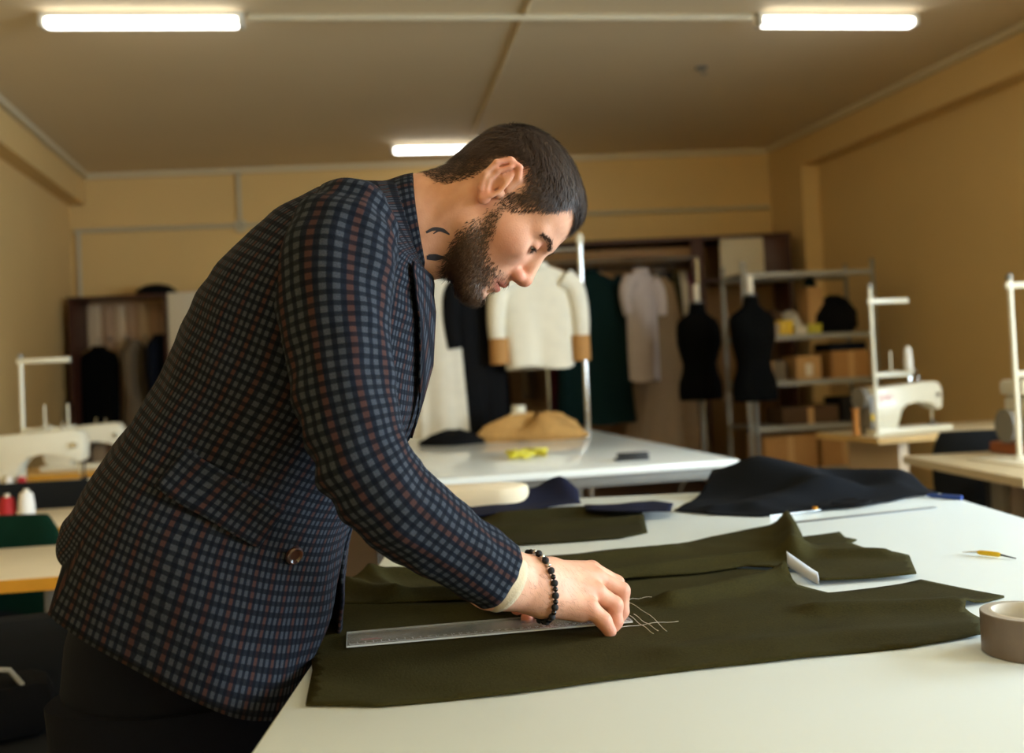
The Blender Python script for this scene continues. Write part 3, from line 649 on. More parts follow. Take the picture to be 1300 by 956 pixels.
A_poly = [(0.5472, 1.203), (0.4493, 1.169), (0.3132, 1.146), (0.1492, 1.115), (-0.01711, 1.067), (-0.1567, 1.046), (-.235, 1.06), (-.252, 1.18), (-.280, 1.30), (-.290, 1.50), (-0.0793, 1.565), (0.1192, 1.58), (0.3091, 1.66), (0.4048, 1.602), (0.4105, 1.499), (0.4385, 1.442), (0.5101, 1.458), (0.5944, 1.498), (0.6606, 1.379), (0.62, 1.351), (0.5911, 1.339), (0.5767, 1.312), (0.5775, 1.267)]
A_h = ridges(([(0.2073, 1.429), (0.3102, 1.488), (0.4119, 1.559)], .016, .022), ([(0.3963, 1.349), (0.4902, 1.345), (0.5785, 1.341)], .010, .024), ([(0.429, 1.621), (0.4196, 1.552)], .014, .018), ([(0.1784, 1.186), (0.3639, 1.213), (0.5549, 1.234)], .005, .03), ([(-0.2653, 1.499), (-0.1204, 1.453), (0.01723, 1.475)], .004, .02))
cloth('wool_fabric', 'large olive wool panel under the ruler, reaching to the tape roll', A_poly, TZ + .0004, A_h, 'olive_wool', group='olive wool pieces')
B_poly = [(-.292, 1.66), (-0.2385, 1.729), (-0.08677, 1.749), (0.05244, 1.787), (0.1683, 1.819), (0.2871, 1.844), (0.4067, 1.939), (0.5443, 2.033), (0.5003, 1.768), (0.5852, 1.793), (0.5928, 1.738), (0.6206, 1.696), (0.6386, 1.651), (0.5972, 1.52), (0.5168, 1.509), (0.4413, 1.503), (0.4368, 1.595), (0.3621, 1.63), (0.2711, 1.595), (0.1684, 1.576), (0.04199, 1.515), (-0.06215, 1.49), (-0.1977, 1.477), (-.290, 1.50)]
B_h0 = ridges(([(0.5443, 2.033), (0.5027, 1.846), (0.454, 1.673)], .024, .020), ([(-0.2912, 1.63), (-0.2026, 1.516), (-0.06342, 1.53), (0.0434, 1.552), (0.1724, 1.61), (0.3091, 1.66), (0.4493, 1.695), (0.5968, 1.66)], .012, .020), ([(-0.2938, 1.709), (-0.1366, 1.676), (0.0498, 1.718), (0.2638, 1.788)], .010, .024), ([(-0.2591, 1.702), (-0.2158, 1.593), (-0.1881, 1.494)], .008, .012))
cloth('wool_fabric', 'folded olive wool panel with a peaked corner behind the large one', B_poly, TZ + .0058, lambda x, y: B_h0(x, y), 'olive_wool', group='olive wool pieces')
C_poly = [(0.5059, 1.878), (0.6141, 1.928), (0.605, 1.869), (0.6173, 1.841), (0.594, 1.811), (0.5112, 1.796)]
cloth('wool_strip', 'narrow olive wool strip beside the peaked corner of the folded panel', C_poly, TZ + .0004, lambda x, y: 0, 'olive_wool', group='olive wool pieces', wob=.001)
D_poly = [(-.28, 1.95), (-.28, 2.15), (-0.1885, 2.393), (-0.03815, 2.464), (0.1511, 2.391), (0.2822, 2.311), (0.2563, 2.025), (0.1928, 1.968), (0.05873, 1.95), (-0.09448, 1.938), (-0.2468, 1.934)]
cloth('wool_fabric', 'folded dark olive wool lying behind the forearm', D_poly, TZ + .0004, ridges(([(-0.1008, 2.092), (0.0655, 2.127), (0.2634, 2.166)], .012, .03), ([(-0.03634, 2.264), (0.07179, 2.29), (0.1804, 2.293)], .018, .04), ([(-0.3123, 2.072), (-0.2021, 2.119)], .02, .04)), 'olive_dark', group='olive wool pieces')
E_poly = [(-0.162, 2.423), (-0.1204, 2.575), (0.1135, 2.542), (0.1471, 2.473), (0.1465, 2.379), (-0.03655, 2.287), (-0.178, 2.248)]
cloth('navy_cloth', 'crumpled navy cloth heaped between the beige pad and dark olive wool', E_poly, TZ + .012, ridges(([(-0.1158, 2.461), (0.0008167, 2.479), (0.1029, 2.487)], .030, .035), ([(0.0802, 2.509), (0.1272, 2.466)], .022, .03)), 'navy_wool', wob=.006)
F_poly = [(0.1496, 2.244), (0.2411, 2.194), (0.3288, 2.18), (0.3517, 2.29), (0.3153, 2.352), (0.2382, 2.325), (0.1503, 2.327)]
cloth('navy_cloth', 'flat navy cloth end sticking out past the dark olive wool', F_poly, TZ + .016, ridges(([(0.1618, 2.287), (0.2489, 2.261)], .006, .03)), 'navy_wool', wob=.003)
N_poly = [(0.3551, 2.289), (0.4254, 2.208), (0.5206, 2.156), (0.6567, 2.195), (0.8003, 2.247), (0.9176, 2.327), (0.9897, 2.359), (.985, 2.42), (.97, 2.56), (.75, 2.59), (.52, 2.59), (0.4213, 2.425)]
cloth('dark_cloth', 'large rumpled blue black cloth on the far corner of the white table', N_poly, TZ + .0004, ridges(([(.50, 2.56), (.62, 2.50), (.70, 2.44)], .055, .08), ([(.62, 2.55), (.80, 2.55), (.94, 2.50)], .045, .07), ([(0.4367, 2.263), (0.5909, 2.342), (0.7903, 2.385)], .012, .03), ([(0.5335, 2.258), (0.7066, 2.357), (0.9095, 2.401)], .015, .04)), 'ink_wool', wob=.005)
# beige pad at the far edge
bp = MB(); pr = [(-.30, 0), (-.30, .135), (-.04, .135), (0, .12), (.025, .09), (.03, .0675), (.025, .045), (0, .015), (-.04, 0)]
mm('pad_cloth', C(222, 206, 178), .85, var=.05, bump=.2)
bpo = bp.prism(pr, 0, .060, bev=.014, axis='z').build('pressing_pad', 'pad_cloth'); bpo.location = (.0, 2.40, TZ); bpo.rotation_euler.z = R(3)
tag(bpo, 'beige rounded pressing pad at the far edge behind the sleeve', 'pad')
bpo.parent = None
# metal rule, shears, pen
def bar_between(name, m, a, b, w, h, z, parent=None, bev=.0006):
    a, b = Vector((*a, 0)), Vector((*b, 0)); d = b - a; o = bx(name, m, parent, 0, d.length, -w / 2, w / 2, 0, h, bev=bev); o.location = (a.x, a.y, z); o.rotation_euler.z = math.atan2(d.y, d.x); return o
tag(bar_between('metal_rule', 'steel', (0.5184, 2.051), (0.9035, 2.177), .014, .0015, TZ + .0008), 'thin steel rule lying beneath the shears', 'ruler')
sc = thing('shears', 'tailor shears with black handles and a brass screw beside the blue black cloth', 'scissors', (*(0.6488, 2.198), TZ + .004), 0)
dv = Vector((0.5305, 2.142)) - Vector((0.6488, 2.198)); aa = math.atan2(dv.y, dv.x); sc.rotation_euler.z = aa
for s in (-1, 1):
    MB().prism([(-.02, s * .004), (0, s * .010), (.05, s * .009), (.125, s * .001), (.05, -s * .001), (0, -s * .002)], -.001 + s * .0012, .001 + s * .0012, axis='z').build('blade', 'chrome', sc)
    MB().tube([(-.01, -s * .003, .003), (-.05, -s * .012, .006), (-.075, -s * .03, .007), (-.115, -s * .034, .007), (-.14, -s * .02, .006), (-.13, -s * .004, .006), (-.09, -s * .004, .006), (-.06, -s * .010, .006)], .0055, 8).build('handle', 'black_cloth', sc)
MB().lathe([(.006, .002), (.0065, .006), (.004, .0085)], n=14).build('screw', 'brass', sc)
pn = thing('pen', 'blue pen at the table edge by the blue black cloth', 'pen', (*(0.9509, 2.337), TZ + .005), 0)
dv = Vector((0.9905, 2.289)) - Vector((0.9509, 2.337)); pn.rotation_euler.z = math.atan2(dv.y, dv.x); pn.location.z = TZ + .0055
MB().tube([(0, 0, 0), (.012, 0, 0), (.075, 0, 0)], [.002, .005, .005], 10).build('barrel', 'blue_plastic', pn); MB().tube([(.04, 0, 0), (.085, 0, 0)], .0056, 10).build('cap', 'blue_plastic', pn)
# seam ripper
sr = thing('seam_ripper', 'seam ripper with a yellow handle alone on the white table', 'seam ripper', (*(0.7425, 1.688), TZ + .0055), 0)
dv = Vector((0.7986, 1.62)) - Vector((0.7425, 1.688)); L = dv.length; sr.rotation_euler.z = math.atan2(dv.y, dv.x)
MB().tube([(0, 0, -.003), (L * .3, 0, 0)], [.0008, .0022], 8).build('blade', 'chrome', sr)
MB().tube([(L * .30, 0, 0), (L * .34, 0, 0), (L * .5, 0, 0), (L * .68, 0, 0), (L * .72, 0, 0)], [.0028, .004, .0043, .004, .0028], 12).build('handle', 'yellow', sr)
MB().tube([(L * .72, 0, 0), (L, 0, -.003)], [.0018, .001], 8).build('pin', 'dark_plastic', sr)
# tape roll
tr2 = thing('tape_roll', 'roll of grey brown adhesive tape at the end of the olive wool', 'tape', (*(0.5713, 1.137), TZ), 0)
mm('tape_side', C(112, 98, 86), .35, var=.18, scale=60); mm('tape_top', C(176, 168, 158), .5, var=.1, scale=90); mm('core_paper', C(214, 208, 198), .8)
MB().lathe([(.050, 0), (.051, .001), (.051, .045), (.050, .046)], n=48, cap=False).build('tape', 'tape_side', tr2)
MB().lathe([(.050, .046), (.041, .0465)], n=48, cap=False).build('tape_face', 'tape_top', tr2)
MB().lathe([(.041, .0465), (.0385, .047), (.0385, .0), (.051, 0)], n=48, cap=False).build('core', 'core_paper', tr2)
# curled paper label on the fold
pq = []
a0, a1 = Vector((*(0.4119, 1.559), 0)), Vector((*(0.4405, 1.493), 0))
for k in range(12):
    t = k / 11; c = a0.lerp(a1, t); z = TZ + .004 + .026 * (1 - t) ** 1.6 + .004 * math.sin(t * 3)
    w = Vector((.006, .022, .019 - .006 * t)); z -= .010 * (1 - t); pq.append([c + Vector((0, 0, z)), c + w * .5 + Vector((0, -.003, z)), c + w + Vector((0, 0, z))])
mm('label_paper', C(186, 192, 204), .6, var=.04); lp = MB().loft(pq, closed=False).build('paper_label', 'label_paper'); lp.modifiers.new('t', 'SOLIDIFY').thickness = .0006
tag(lp, 'curled pale blue paper slip on the ridge of the olive wool', 'paper')
# clear ruler
ac = NT('acrylic'); g_ = ac.n('ShaderNodeBsdfTransparent'); g_.inputs[0].default_value = (.90, .92, .93, 1); s_ = ac.n('ShaderNodeBsdfGlossy'); s_.inputs['Roughness'].default_value = .25
fr_ = ac.n('ShaderNodeFresnel'); fr_.inputs['IOR'].default_value = 1.5; df = ac.n('ShaderNodeBsdfDiffuse'); df.inputs[0].default_value = (.8, .82, .84, 1)
m1 = ac.n('ShaderNodeMixShader'); m1.inputs[0].default_value = .10; ac.l(g_.outputs[0], m1.inputs[1]); ac.l(df.outputs[0], m1.inputs[2])
m2 = ac.n('ShaderNodeMixShader'); ac.l(ac.math('MULTIPLY', fr_.outputs[0], .45), m2.inputs[0]); ac.l(m1.outputs[0], m2.inputs[1]); ac.l(s_.outputs[0], m2.inputs[2]); ac.l(m2.outputs[0], ac.t.nodes['Material Output'].inputs[0]); M['acrylic'] = ac.m
mm('acrylic_edge', C(214, 220, 222), .25, var=.04); mm('print_white', C(206, 206, 210), .6, var=.04); mm('print_red', C(150, 50, 56), .6)
RZ = TZ + .0062
r0, r1 = Vector((-0.2248, 1.259)), Vector((0.1414, 1.317)); far = Vector((-0.2363, 1.327)); dv = r1 - r0; RL = dv.length; RWd = abs((far - r0).dot(Vector((-dv.y, dv.x)).normalized()))
ru = thing('ruler', 'clear plastic ruler with white scale under the man\'s hands', 'ruler', (r0.x, r0.y, RZ), math.atan2(dv.y, dv.x))
bx('blade', 'acrylic', ru, 0, RL, 0, RWd, 0, .003, bev=.0004)
MB().box(0, RL, -.0004, .0004, .0004, .0026).box(0, RL, RWd - .0004, RWd + .0004, .0004, .0026).box(-.0004, .0004, 0, RWd, .0004, .0026).box(RL - .0004, RL + .0004, 0, RWd, .0004, .0026).build('polished_edge', 'acrylic_edge', ru, False)['kind'] = 'stuff'
tk = MB()
for k in range(int(RL * 1000 / 1.0)):
    x = .004 + k * .001
    if x > RL - .004: break
    l = .0075 if k % 10 == 0 else (.0055 if k % 5 == 0 else .0038); tk.box(x - .00024, x + .00024, .001, .001 + l, .00305, .0031)
tk.build('scale_marks', 'print_white', ru, False)['kind'] = 'stuff'
def text_part(body, size, loc, m, parent, rz=0):
    cu = bpy.data.curves.new('number', 'FONT'); cu.body = body; cu.size = size; lo = bpy.data.objects.new('tmp', cu); coll.objects.link(lo)
    me = bpy.data.meshes.new_from_object(lo.evaluated_get(bpy.context.evaluated_depsgraph_get())); bpy.data.objects.remove(lo)
    ob = bpy.data.objects.new('number', me); coll.objects.link(ob); ob.parent = parent; ob.location = loc; ob.rotation_euler.z = rz; me.materials.clear(); me.materials.append(M[m]); return ob
for k in range(1, int(RL * 100)): text_part(str(k), .0055, (k * .01 + .002, .0095, .0031), 'print_white', ru)
MB().box(.018, .045, .020, .0212, .00305, .0031).box(.018, .040, .0235, .0247, .00305, .0031).build('print_strip', 'print_red', ru, False)['kind'] = 'stuff'
# loose threads
for k, (ps, lab) in enumerate((([(0.1496, 1.426), (0.1666, 1.361), (0.179, 1.268)], 'long pale basting thread curving out from the ruler end'), ([(0.1421, 1.353), (0.1516, 1.303), (0.161, 1.26)], 'short pale thread below the ruler end'), ([(0.1483, 1.36), (0.1582, 1.313), (0.1689, 1.273)], 'pale thread between the two ends below the ruler'), ([(0.1518, 1.444), (0.1707, 1.45), (0.1954, 1.455)], 'straight pale thread beyond the ruler end'), ([(0.1209, 1.293), (0.1572, 1.306), (0.2016, 1.314)], 'faint pale chalk thread crossing the olive wool by the fingers'))):
    q = catmull([(a, b, 0) for a, b in ps], 6); c = Vector(q[0]); o = MB().tube([Vector(p) - c + Vector((0, 0, .0008 * math.sin(i))) for i, p in enumerate(q)], .0004 if k < 4 else .0003, 5).build('thread', 'white_thread')
    o.location = (c.x, c.y, TZ + .0068); tag(o, lab, 'thread', 'loose threads on the wool')

# ================================================================ THE MAN
def rcone(a, b, ra, rb):
    a, b = np.array(a, float), np.array(b, float); ba = b - a; l2 = ba @ ba
    def f(P):
        t = np.clip(((P - a) @ ba) / l2, 0, 1); q = P - a - t[..., None] * ba
        return np.sqrt((q * q).sum(-1)) - (ra + (rb - ra) * t)
    m = max(ra, rb); return f, np.minimum(a, b) - m, np.maximum(a, b) + m
def ell(c, r, rot=None):
    c, r = np.array(c, float), np.array(r, float); Rm = np.array(Euler(rot).to_matrix()) if rot else np.eye(3)
    def f(P):
        q = (P - c) @ Rm; k0 = np.sqrt(((q / r) ** 2).sum(-1)); k1 = np.sqrt(((q / (r * r)) ** 2).sum(-1)) + 1e-9
        return k0 * (k0 - 1) / k1
    m = r.max(); return f, c - m, c + m
def cut_ell(c, r, n, d):
    f0, lo, hi = ell(c, r); n = np.array(n, float) / np.linalg.norm(n); c = np.array(c, float)
    return (lambda P: np.maximum(f0(P), -((P - c) @ n - d))), lo, hi
def sdf_mesh(prims, lo, hi, h):
    lo, hi = np.array(lo, float), np.array(hi, float); n = np.ceil((hi - lo) / h).astype(int) + 1
    D = np.full(n, 1.0, np.float32); ax = [lo[i] + h * np.arange(n[i]) for i in range(3)]
    for (op, k, (f, a, b)) in prims:
        mg = k + 4 * h
        i0 = np.clip(np.floor((a - mg - lo) / h).astype(int), 0, n); i1 = np.clip(np.ceil((b + mg - lo) / h).astype(int) + 1, 0, n)
        if (i1 <= i0).any(): continue
        sl = tuple(slice(p, q) for p, q in zip(i0, i1))
        P = np.stack(np.meshgrid(*[ax[i][sl[i]] for i in range(3)], indexing='ij'), -1)
        d = f(P).astype(np.float32); S = D[sl]; k = max(k, 1e-6)
        if op == 'u': t = np.clip(.5 + .5 * (S - d) / k, 0, 1); D[sl] = S * (1 - t) + d * t - k * t * (1 - t)
        else: t = np.clip(.5 - .5 * (S + d) / k, 0, 1); D[sl] = S * (1 - t) - d * t + k * t * (1 - t)
    s = D < 0
    c8 = [(i, j, k) for i in (0, 1) for j in (0, 1) for k in (0, 1)]
    m = np.array(D.shape) - 1; cnt = np.zeros(m, np.int8)
    for (i, j, k) in c8: cnt += s[i:i + m[0], j:j + m[1], k:k + m[2]]
    act = np.argwhere((cnt > 0) & (cnt < 8)); vid = np.full(m, -1, np.int64); vid[tuple(act.T)] = np.arange(len(act))
    acc = np.zeros((len(act), 3)); num = np.zeros(len(act))
    for a in c8:
        for d in range(3):
            if a[d]: continue
            b = list(a); b[d] = 1
            da = D[tuple((act + a).T)]; db = D[tuple((act + b).T)]; x = (da < 0) != (db < 0)
            t = np.where(x, da / np.where(x, da - db, 1), 0); p = np.tile(np.array(a, float), (len(act), 1)); p[:, d] = t
            acc[x] += p[x]; num[x] += 1
    V = lo + h * (act + acc / num[:, None]); F = []
    for d in range(3):
        e1, e2 = (d + 1) % 3, (d + 2) % 3
        A = [slice(None)] * 3; B = [slice(None)] * 3; A[d] = slice(0, -1); B[d] = slice(1, None)
        sa, sb = s[tuple(A)], s[tuple(B)]; E = np.argwhere(sa != sb)
        E = E[(E[:, e1] > 0) & (E[:, e2] > 0) & (E[:, e1] < m[e1]) & (E[:, e2] < m[e2])]
        o1 = np.zeros(3, int); o1[e1] = 1; o2 = np.zeros(3, int); o2[e2] = 1
        q = np.stack([vid[tuple((E - o1 - o2).T)], vid[tuple((E - o2).T)], vid[tuple(E.T)], vid[tuple((E - o1).T)]], 1)
        fl = sa[tuple(E.T)] == False; q[fl] = q[fl][:, ::-1]; F.append(q)
    F = np.concatenate(F); F = F[(F >= 0).all(1)]; return V, F
def relax(V, F, it=2, lam=.5):
    E = np.concatenate([F[:, [i, (i + 1) % 4]] for i in range(4)]); deg = np.bincount(E.ravel(), minlength=len(V))[:, None]
    for _ in range(it):
        S = np.zeros_like(V); np.add.at(S, E[:, 0], V[E[:, 1]]); np.add.at(S, E[:, 1], V[E[:, 0]]); V = V + lam * (S / np.maximum(deg, 1) - V)
    return V
# head frame: x to the face, y to his left, z to the crown, origin between the ears
HP = R(57.6); HY = R(-5)
H_O = np.array((-.005, 1.36, 1.475))
Rp = np.array(((math.cos(HP), 0, math.sin(HP)), (0, 1, 0), (-math.sin(HP), 0, math.cos(HP))))
Ry = np.array(((math.cos(HY), -math.sin(HY), 0), (math.sin(HY), math.cos(HY), 0), (0, 0, 1)))
HM = Rp @ Ry
h2w = lambda V: np.asarray(V) @ HM.T + H_O
w2h = lambda V: (np.asarray(V) - H_O) @ HM
hp = []
U = lambda k, p: hp.append(('u', k, p)); S_ = lambda k, p: hp.append(('s', k, p))
U(0, ell((.000, 0, .030), (.086, .073, .073))); U(.02, ell((.040, 0, .034), (.049, .061, .052)))
U(.02, ell((-.030, 0, .012), (.054, .064, .058)))
U(.025, ell((.044, 0, -.035), (.047, .057, .066))); U(.02, ell((.012, 0, -.02), (.05, .066, .05)))
for s in (-1, 1):
    U(.02, rcone((.012, s * .051, -.060), (.070, s * .018, -.098), .017, .017)); U(.026, ell((.052, s * .046, -.020), (.028, .015, .018)))
    U(.012, rcone((.084, s * .012, .0155), (.070, s * .044, .016), .010, .009))
U(.016, ell((.075, 0, -.098), (.019, .022, .016))); U(.015, ell((.070, 0, -.068), (.027, .030, .026)))
for s in (-1, 1): S_(.014, ell((.096, s * .031, -.003), (.017, .017, .010)))
U(.010, rcone((.089, 0, .004), (.105, 0, -.034), .0065, .0095)); U(.006, ell((.1045, 0, -.0365), (.0105, .010, .0095)))
for s in (-1, 1): U(.006, ell((.0955, s * .0125, -.0405), (.0115, .0068, .0085)))
U(.005, rcone((.104, 0, -.042), (.094, 0, -.046), .0048, .005))
for s in (-1, 1): S_(.003, ell((.0985, s * .0075, -.0490), (.0068, .0034, .0042), (0, 0, -s * .3)))
for s in (-1, 1):
    U(.004, rcone((.0935, 0, -.0615), (.080, s * .022, -.068), .0055, .0035)); U(.004, rcone((.0915, 0, -.0745), (.080, s * .020, -.0705), .0062, .0035))
S_(.002, ell((.094, 0, -.0685), (.020, .024, .0011)))
S_(.006, ell((.098, 0, -.086), (.009, .018, .005)))
for s in (-1, 1):      # lids over the eyeball, eyes cast down
    U(.004, cut_ell((.0735, s * .031, -.001), (.0138, .0142, .0128), (-.1, 0, 1), -.0042)); U(.004, cut_ell((.0735, s * .031, -.001), (.0132, .0142, .0128), (.1, 0, -1), .0078))
# neck
U(.03, rcone((-.022, 0, -.03), (-.055, 0, -.135), .058, .062)); U(.03, rcone((.00, 0, -.06), (-.028, 0, -.15), .05, .056)); U(.02, rcone((-.050, 0, -.12), (-.085, 0, -.20), .058, .050))
for s in (-1, 1): U(.012, rcone((-.018, s * .058, -.035), (-.005, s * .035, -.16), .013, .012))
# ears
for s in (-1, 1):
    hx = [(.006, .072, .010), (.005, .075, .028), (-.006, .079, .038), (-.020, .083, .034), (-.027, .086, .017), (-.024, .085, -.003), (-.013, .080, -.018), (-.001, .076, -.026)]
    U(.008, ell((-.009, s * .0765, .006), (.0165, .0045, .031), (0, R(-19), s * R(22))))
    for a, b in zip(hx, hx[1:]): U(.003, rcone((a[0], s * a[1], a[2]), (b[0], s * b[1], b[2]), .0042, .0042))
    U(.004, ell((.000, s * .0765, -.022), (.008, .005, .009)))
    S_(.004, ell((-.006, s * .087, -.001), (.0095, .0115, .0135), (0, R(-15), 0))); S_(.004, ell((-.010, s * .0885, .022), (.008, .007, .010)))
    an = [(-.012, .0835, .029), (-.0175, .084, .012), (-.015, .082, -.004), (-.006, .079, -.014)]
    for a, b in zip(an, an[1:]): U(.003, rcone((a[0], s * a[1], a[2]), (b[0], s * b[1], b[2]), .0036, .0036))
    U(.004, ell((.0075, s * .0755, -.003), (.005, .0045, .007)))
HV, HF = sdf_mesh(hp, (-.17, -.105, -.26), (.13, .105, .115), .0018)
HV = relax(HV, HF, 2, .4); HVl = HV.copy(); HVw = h2w(HV)
# hands in world space
def arm_chain(pr, pts, k=.012):
    for (a, ra), (b, rb) in zip(pts, pts[1:]): pr.append(('u', k, rcone(a, b, ra, rb)))
rh = []
arm_chain(rh, [((-0.09357, 1.17, 1.047), .038), ((-0.03662, 1.215, 1.001), .033), ((0.0162, 1.262, 0.982), .0255)], .02)
arm_chain(rh, [((-0.03705, 1.215, 0.9915), .033), ((0.01329, 1.252, 0.9666), .0255)], .02)
mc = [(((0.03701, 1.285, 0.9832)), ((0.09236, 1.338, 0.974)), .016, .0118), (((0.0343, 1.275, 0.9764)), ((0.09666, 1.318, 0.9665)), .019, .0135), (((0.03154, 1.265, 0.9678)), ((0.09389, 1.292, 0.9539)), .019, .0130), (((0.02676, 1.255, 0.9575)), ((0.08229, 1.268, 0.941)), .017, .0120)]
wrist = (0.01373, 1.255, 0.9747)
for a, b, ra, rb in mc:
    rh.append(('u', .018, rcone(wrist, a, .025, ra))); rh.append(('u', .012, rcone(a, b, ra, rb)))
rh.append(('u', .014, rcone((0.02449, 1.258, 0.949), (0.07214, 1.272, 0.9316), .012, .010)))
rh.append(('u', .014, rcone((0.03627, 1.3, 0.9547), (0.08317, 1.315, 0.9492), .018, .012)))
fg = {'index': [(mc[0][1], .0112), ((0.1265, 1.352, 0.9516), .0100), ((0.1324, 1.35, 0.9243), .0088), ((0.1269, 1.345, 0.9089), .0078)],
      'middle': [(mc[1][1], .0122), ((0.1298, 1.326, 0.9467), .0112), ((0.1281, 1.322, 0.9208), .0098), ((0.1196, 1.316, 0.9083), .0085)],
      'ring': [(mc[2][1], .0120), ((0.1169, 1.297, 0.9355), .0112), ((0.1165, 1.292, 0.9155), .0098), ((0.1106, 1.288, 0.9068), .0086)],
      'pinky': [(mc[3][1], .0115), ((0.09941, 1.268, 0.9234), .0104), ((0.1068, 1.268, 0.9102), .0088)]}
for c in fg.values(): arm_chain(rh, c, .004)
arm_chain(rh, [((0.03603, 1.3, 0.9496), .017), ((0.06548, 1.33, 0.9279), .0135), ((0.08895, 1.342, 0.9177), .0115), ((0.1076, 1.342, 0.9105), .0092)], .008)
RV, RF = sdf_mesh(rh, np.array((0.03575, 1.27, 0.9685)) - (.17, .15, .12), np.array((0.03575, 1.27, 0.9685)) + (.12, .13, .09), .0016)
RV = relax(RV, RF, 1, .4)
lh = []
arm_chain(lh, [((-0.08273, 1.503, 0.979), .029), ((-0.01563, 1.475, 0.9429), .026)], .02)
lw0 = (-0.009909, 1.47, 0.9414)
lk = [(0.008616, 1.425, 0.9322), (0.0221, 1.435, 0.9271), (0.03468, 1.447, 0.9216), (0.04516, 1.46, 0.9148)]
for p in lk: lh.append(('u', .016, rcone(lw0, p, .022, .0125)))
lt = [(((-0.002951, 1.385, 0.9319)), ((-0.01002, 1.352, 0.9229))), (((0.01079, 1.385, 0.9226)), ((0.003148, 1.35, 0.909))), (((0.0261, 1.392, 0.9192)), ((0.01907, 1.355, 0.906))), (((0.03852, 1.41, 0.9121)), ((0.03353, 1.375, 0.9035)))]
for p, (a, b) in zip(lk, lt): arm_chain(lh, [(p, .0118), (a, .0105), (b, .0085)], .004)
arm_chain(lh, [(lw0, .018), ((-0.02751, 1.43, 0.9282), .013), ((-0.03417, 1.4, 0.9211), .010)], .008)
LV, LF = sdf_mesh(lh, np.array((-0.004715, 1.44, 0.9328)) - (.15, .13, .10), np.array((-0.004715, 1.44, 0.9328)) + (.12, .13, .09), .002)
LV = relax(LV, LF, 1, .4)
# trunk and limbs inside the clothes
tr_ = []
SPINE = [(-0.4449, 1.36, 0.9118), (-0.3746, 1.36, 1.069), (-0.304, 1.36, 1.226), (-0.2345, 1.36, 1.347), (-0.1611, 1.36, 1.425)]
arm_chain(tr_, list(zip(SPINE, (.10, .09, .095, .085, .05))), .05)
for s, e in ((-1, [(-0.2, 1.2, 1.388), (-0.1972, 1.13, 1.272), (-0.1721, 1.115, 1.154), (-0.1445, 1.125, 1.107), (-0.09257, 1.16, 1.053)]), (1, [(-0.2277, 1.51, 1.422), (-0.2424, 1.55, 1.218), (-0.2168, 1.55, 1.097), (-0.1425, 1.53, 1.021), (-0.07344, 1.5, 0.9721)])):
    arm_chain(tr_, list(zip(e, (.042, .036, .032, .030, .028))), .015)
    hipx = SPINE[0]; arm_chain(tr_, [((hipx[0] - .03, 1.36 + s * .08, hipx[2] - .02), .085), ((hipx[0] - .03, 1.36 + s * .10, .50), .06), ((hipx[0] - .05, 1.36 + s * .10, .09), .04)], .03)
TV, TF = sdf_mesh(tr_, (-.75, 1.0, .03), (.15, 1.7, 1.52), .009)
man = thing('person', 'man in a navy checked jacket leaning over the white table, pressing on a ruler', 'person', (-.5, 1.36, 0))
MO = Vector(man.location)
def np_obj(name, V, F, m, parent, smooth=True):
    me = bpy.data.meshes.new(name); me.from_pydata((np.asarray(V) - np.array(MO)).tolist(), [], [list(map(int, f)) for f in F]); me.materials.append(M[m])
    if smooth: me.polygons.foreach_set('use_smooth', [True] * len(me.polygons))
    o = bpy.data.objects.new(name, me); coll.objects.link(o); o.parent = parent; return o
# skin: warm, redder on knuckles, nose, ears and lips, bluish stubble under hair (attribute tints)
sk = NT('skin'); at1 = sk.n('ShaderNodeAttribute', attribute_name='tint'); sp3 = sk.n('ShaderNodeSeparateColor'); sk.l(at1.outputs['Color'], sp3.inputs[0])
tc = sk.n('ShaderNodeTexCoord'); n1 = sk.n('ShaderNodeTexNoise'); n1.inputs['Scale'].default_value = 45; n1.inputs['Detail'].default_value = 5; sk.l(tc.outputs['Object'], n1.inputs['Vector'])
c = sk.mix(n1.outputs[0], C(200, 142, 114), C(226, 176, 148)); c = sk.mix(sp3.outputs[0], c, C(206, 112, 92)); c = sk.mix(sp3.outputs[1], c, C(74, 54, 42)); c = sk.mix(sp3.outputs[2], c, C(176, 92, 84)); sk.col(c)
sk.b.inputs['Roughness'].default_value = .56; sk.b.inputs['Specular IOR Level'].default_value = .35; sk.b.inputs['Subsurface Weight'].default_value = .12; sk.b.inputs['Subsurface Radius'].default_value = (.012, .005, .003); sk.b.inputs['Subsurface Scale'].default_value = .5
n2 = sk.n('ShaderNodeTexNoise'); n2.inputs['Scale'].default_value = 420; n2.inputs['Detail'].default_value = 3; sk.l(tc.outputs['Object'], n2.inputs['Vector']); sk.bump(n2.outputs[0], .25, .001)
M['skin'] = sk.m
BV = np.concatenate([HVw, RV, LV, TV]); o_ = np.cumsum([0, len(HVw), len(RV), len(LV)])
BF = np.concatenate([HF, RF + o_[1], LF + o_[2], TF + o_[3]])
body = np_obj('body', BV, BF, 'skin', man)
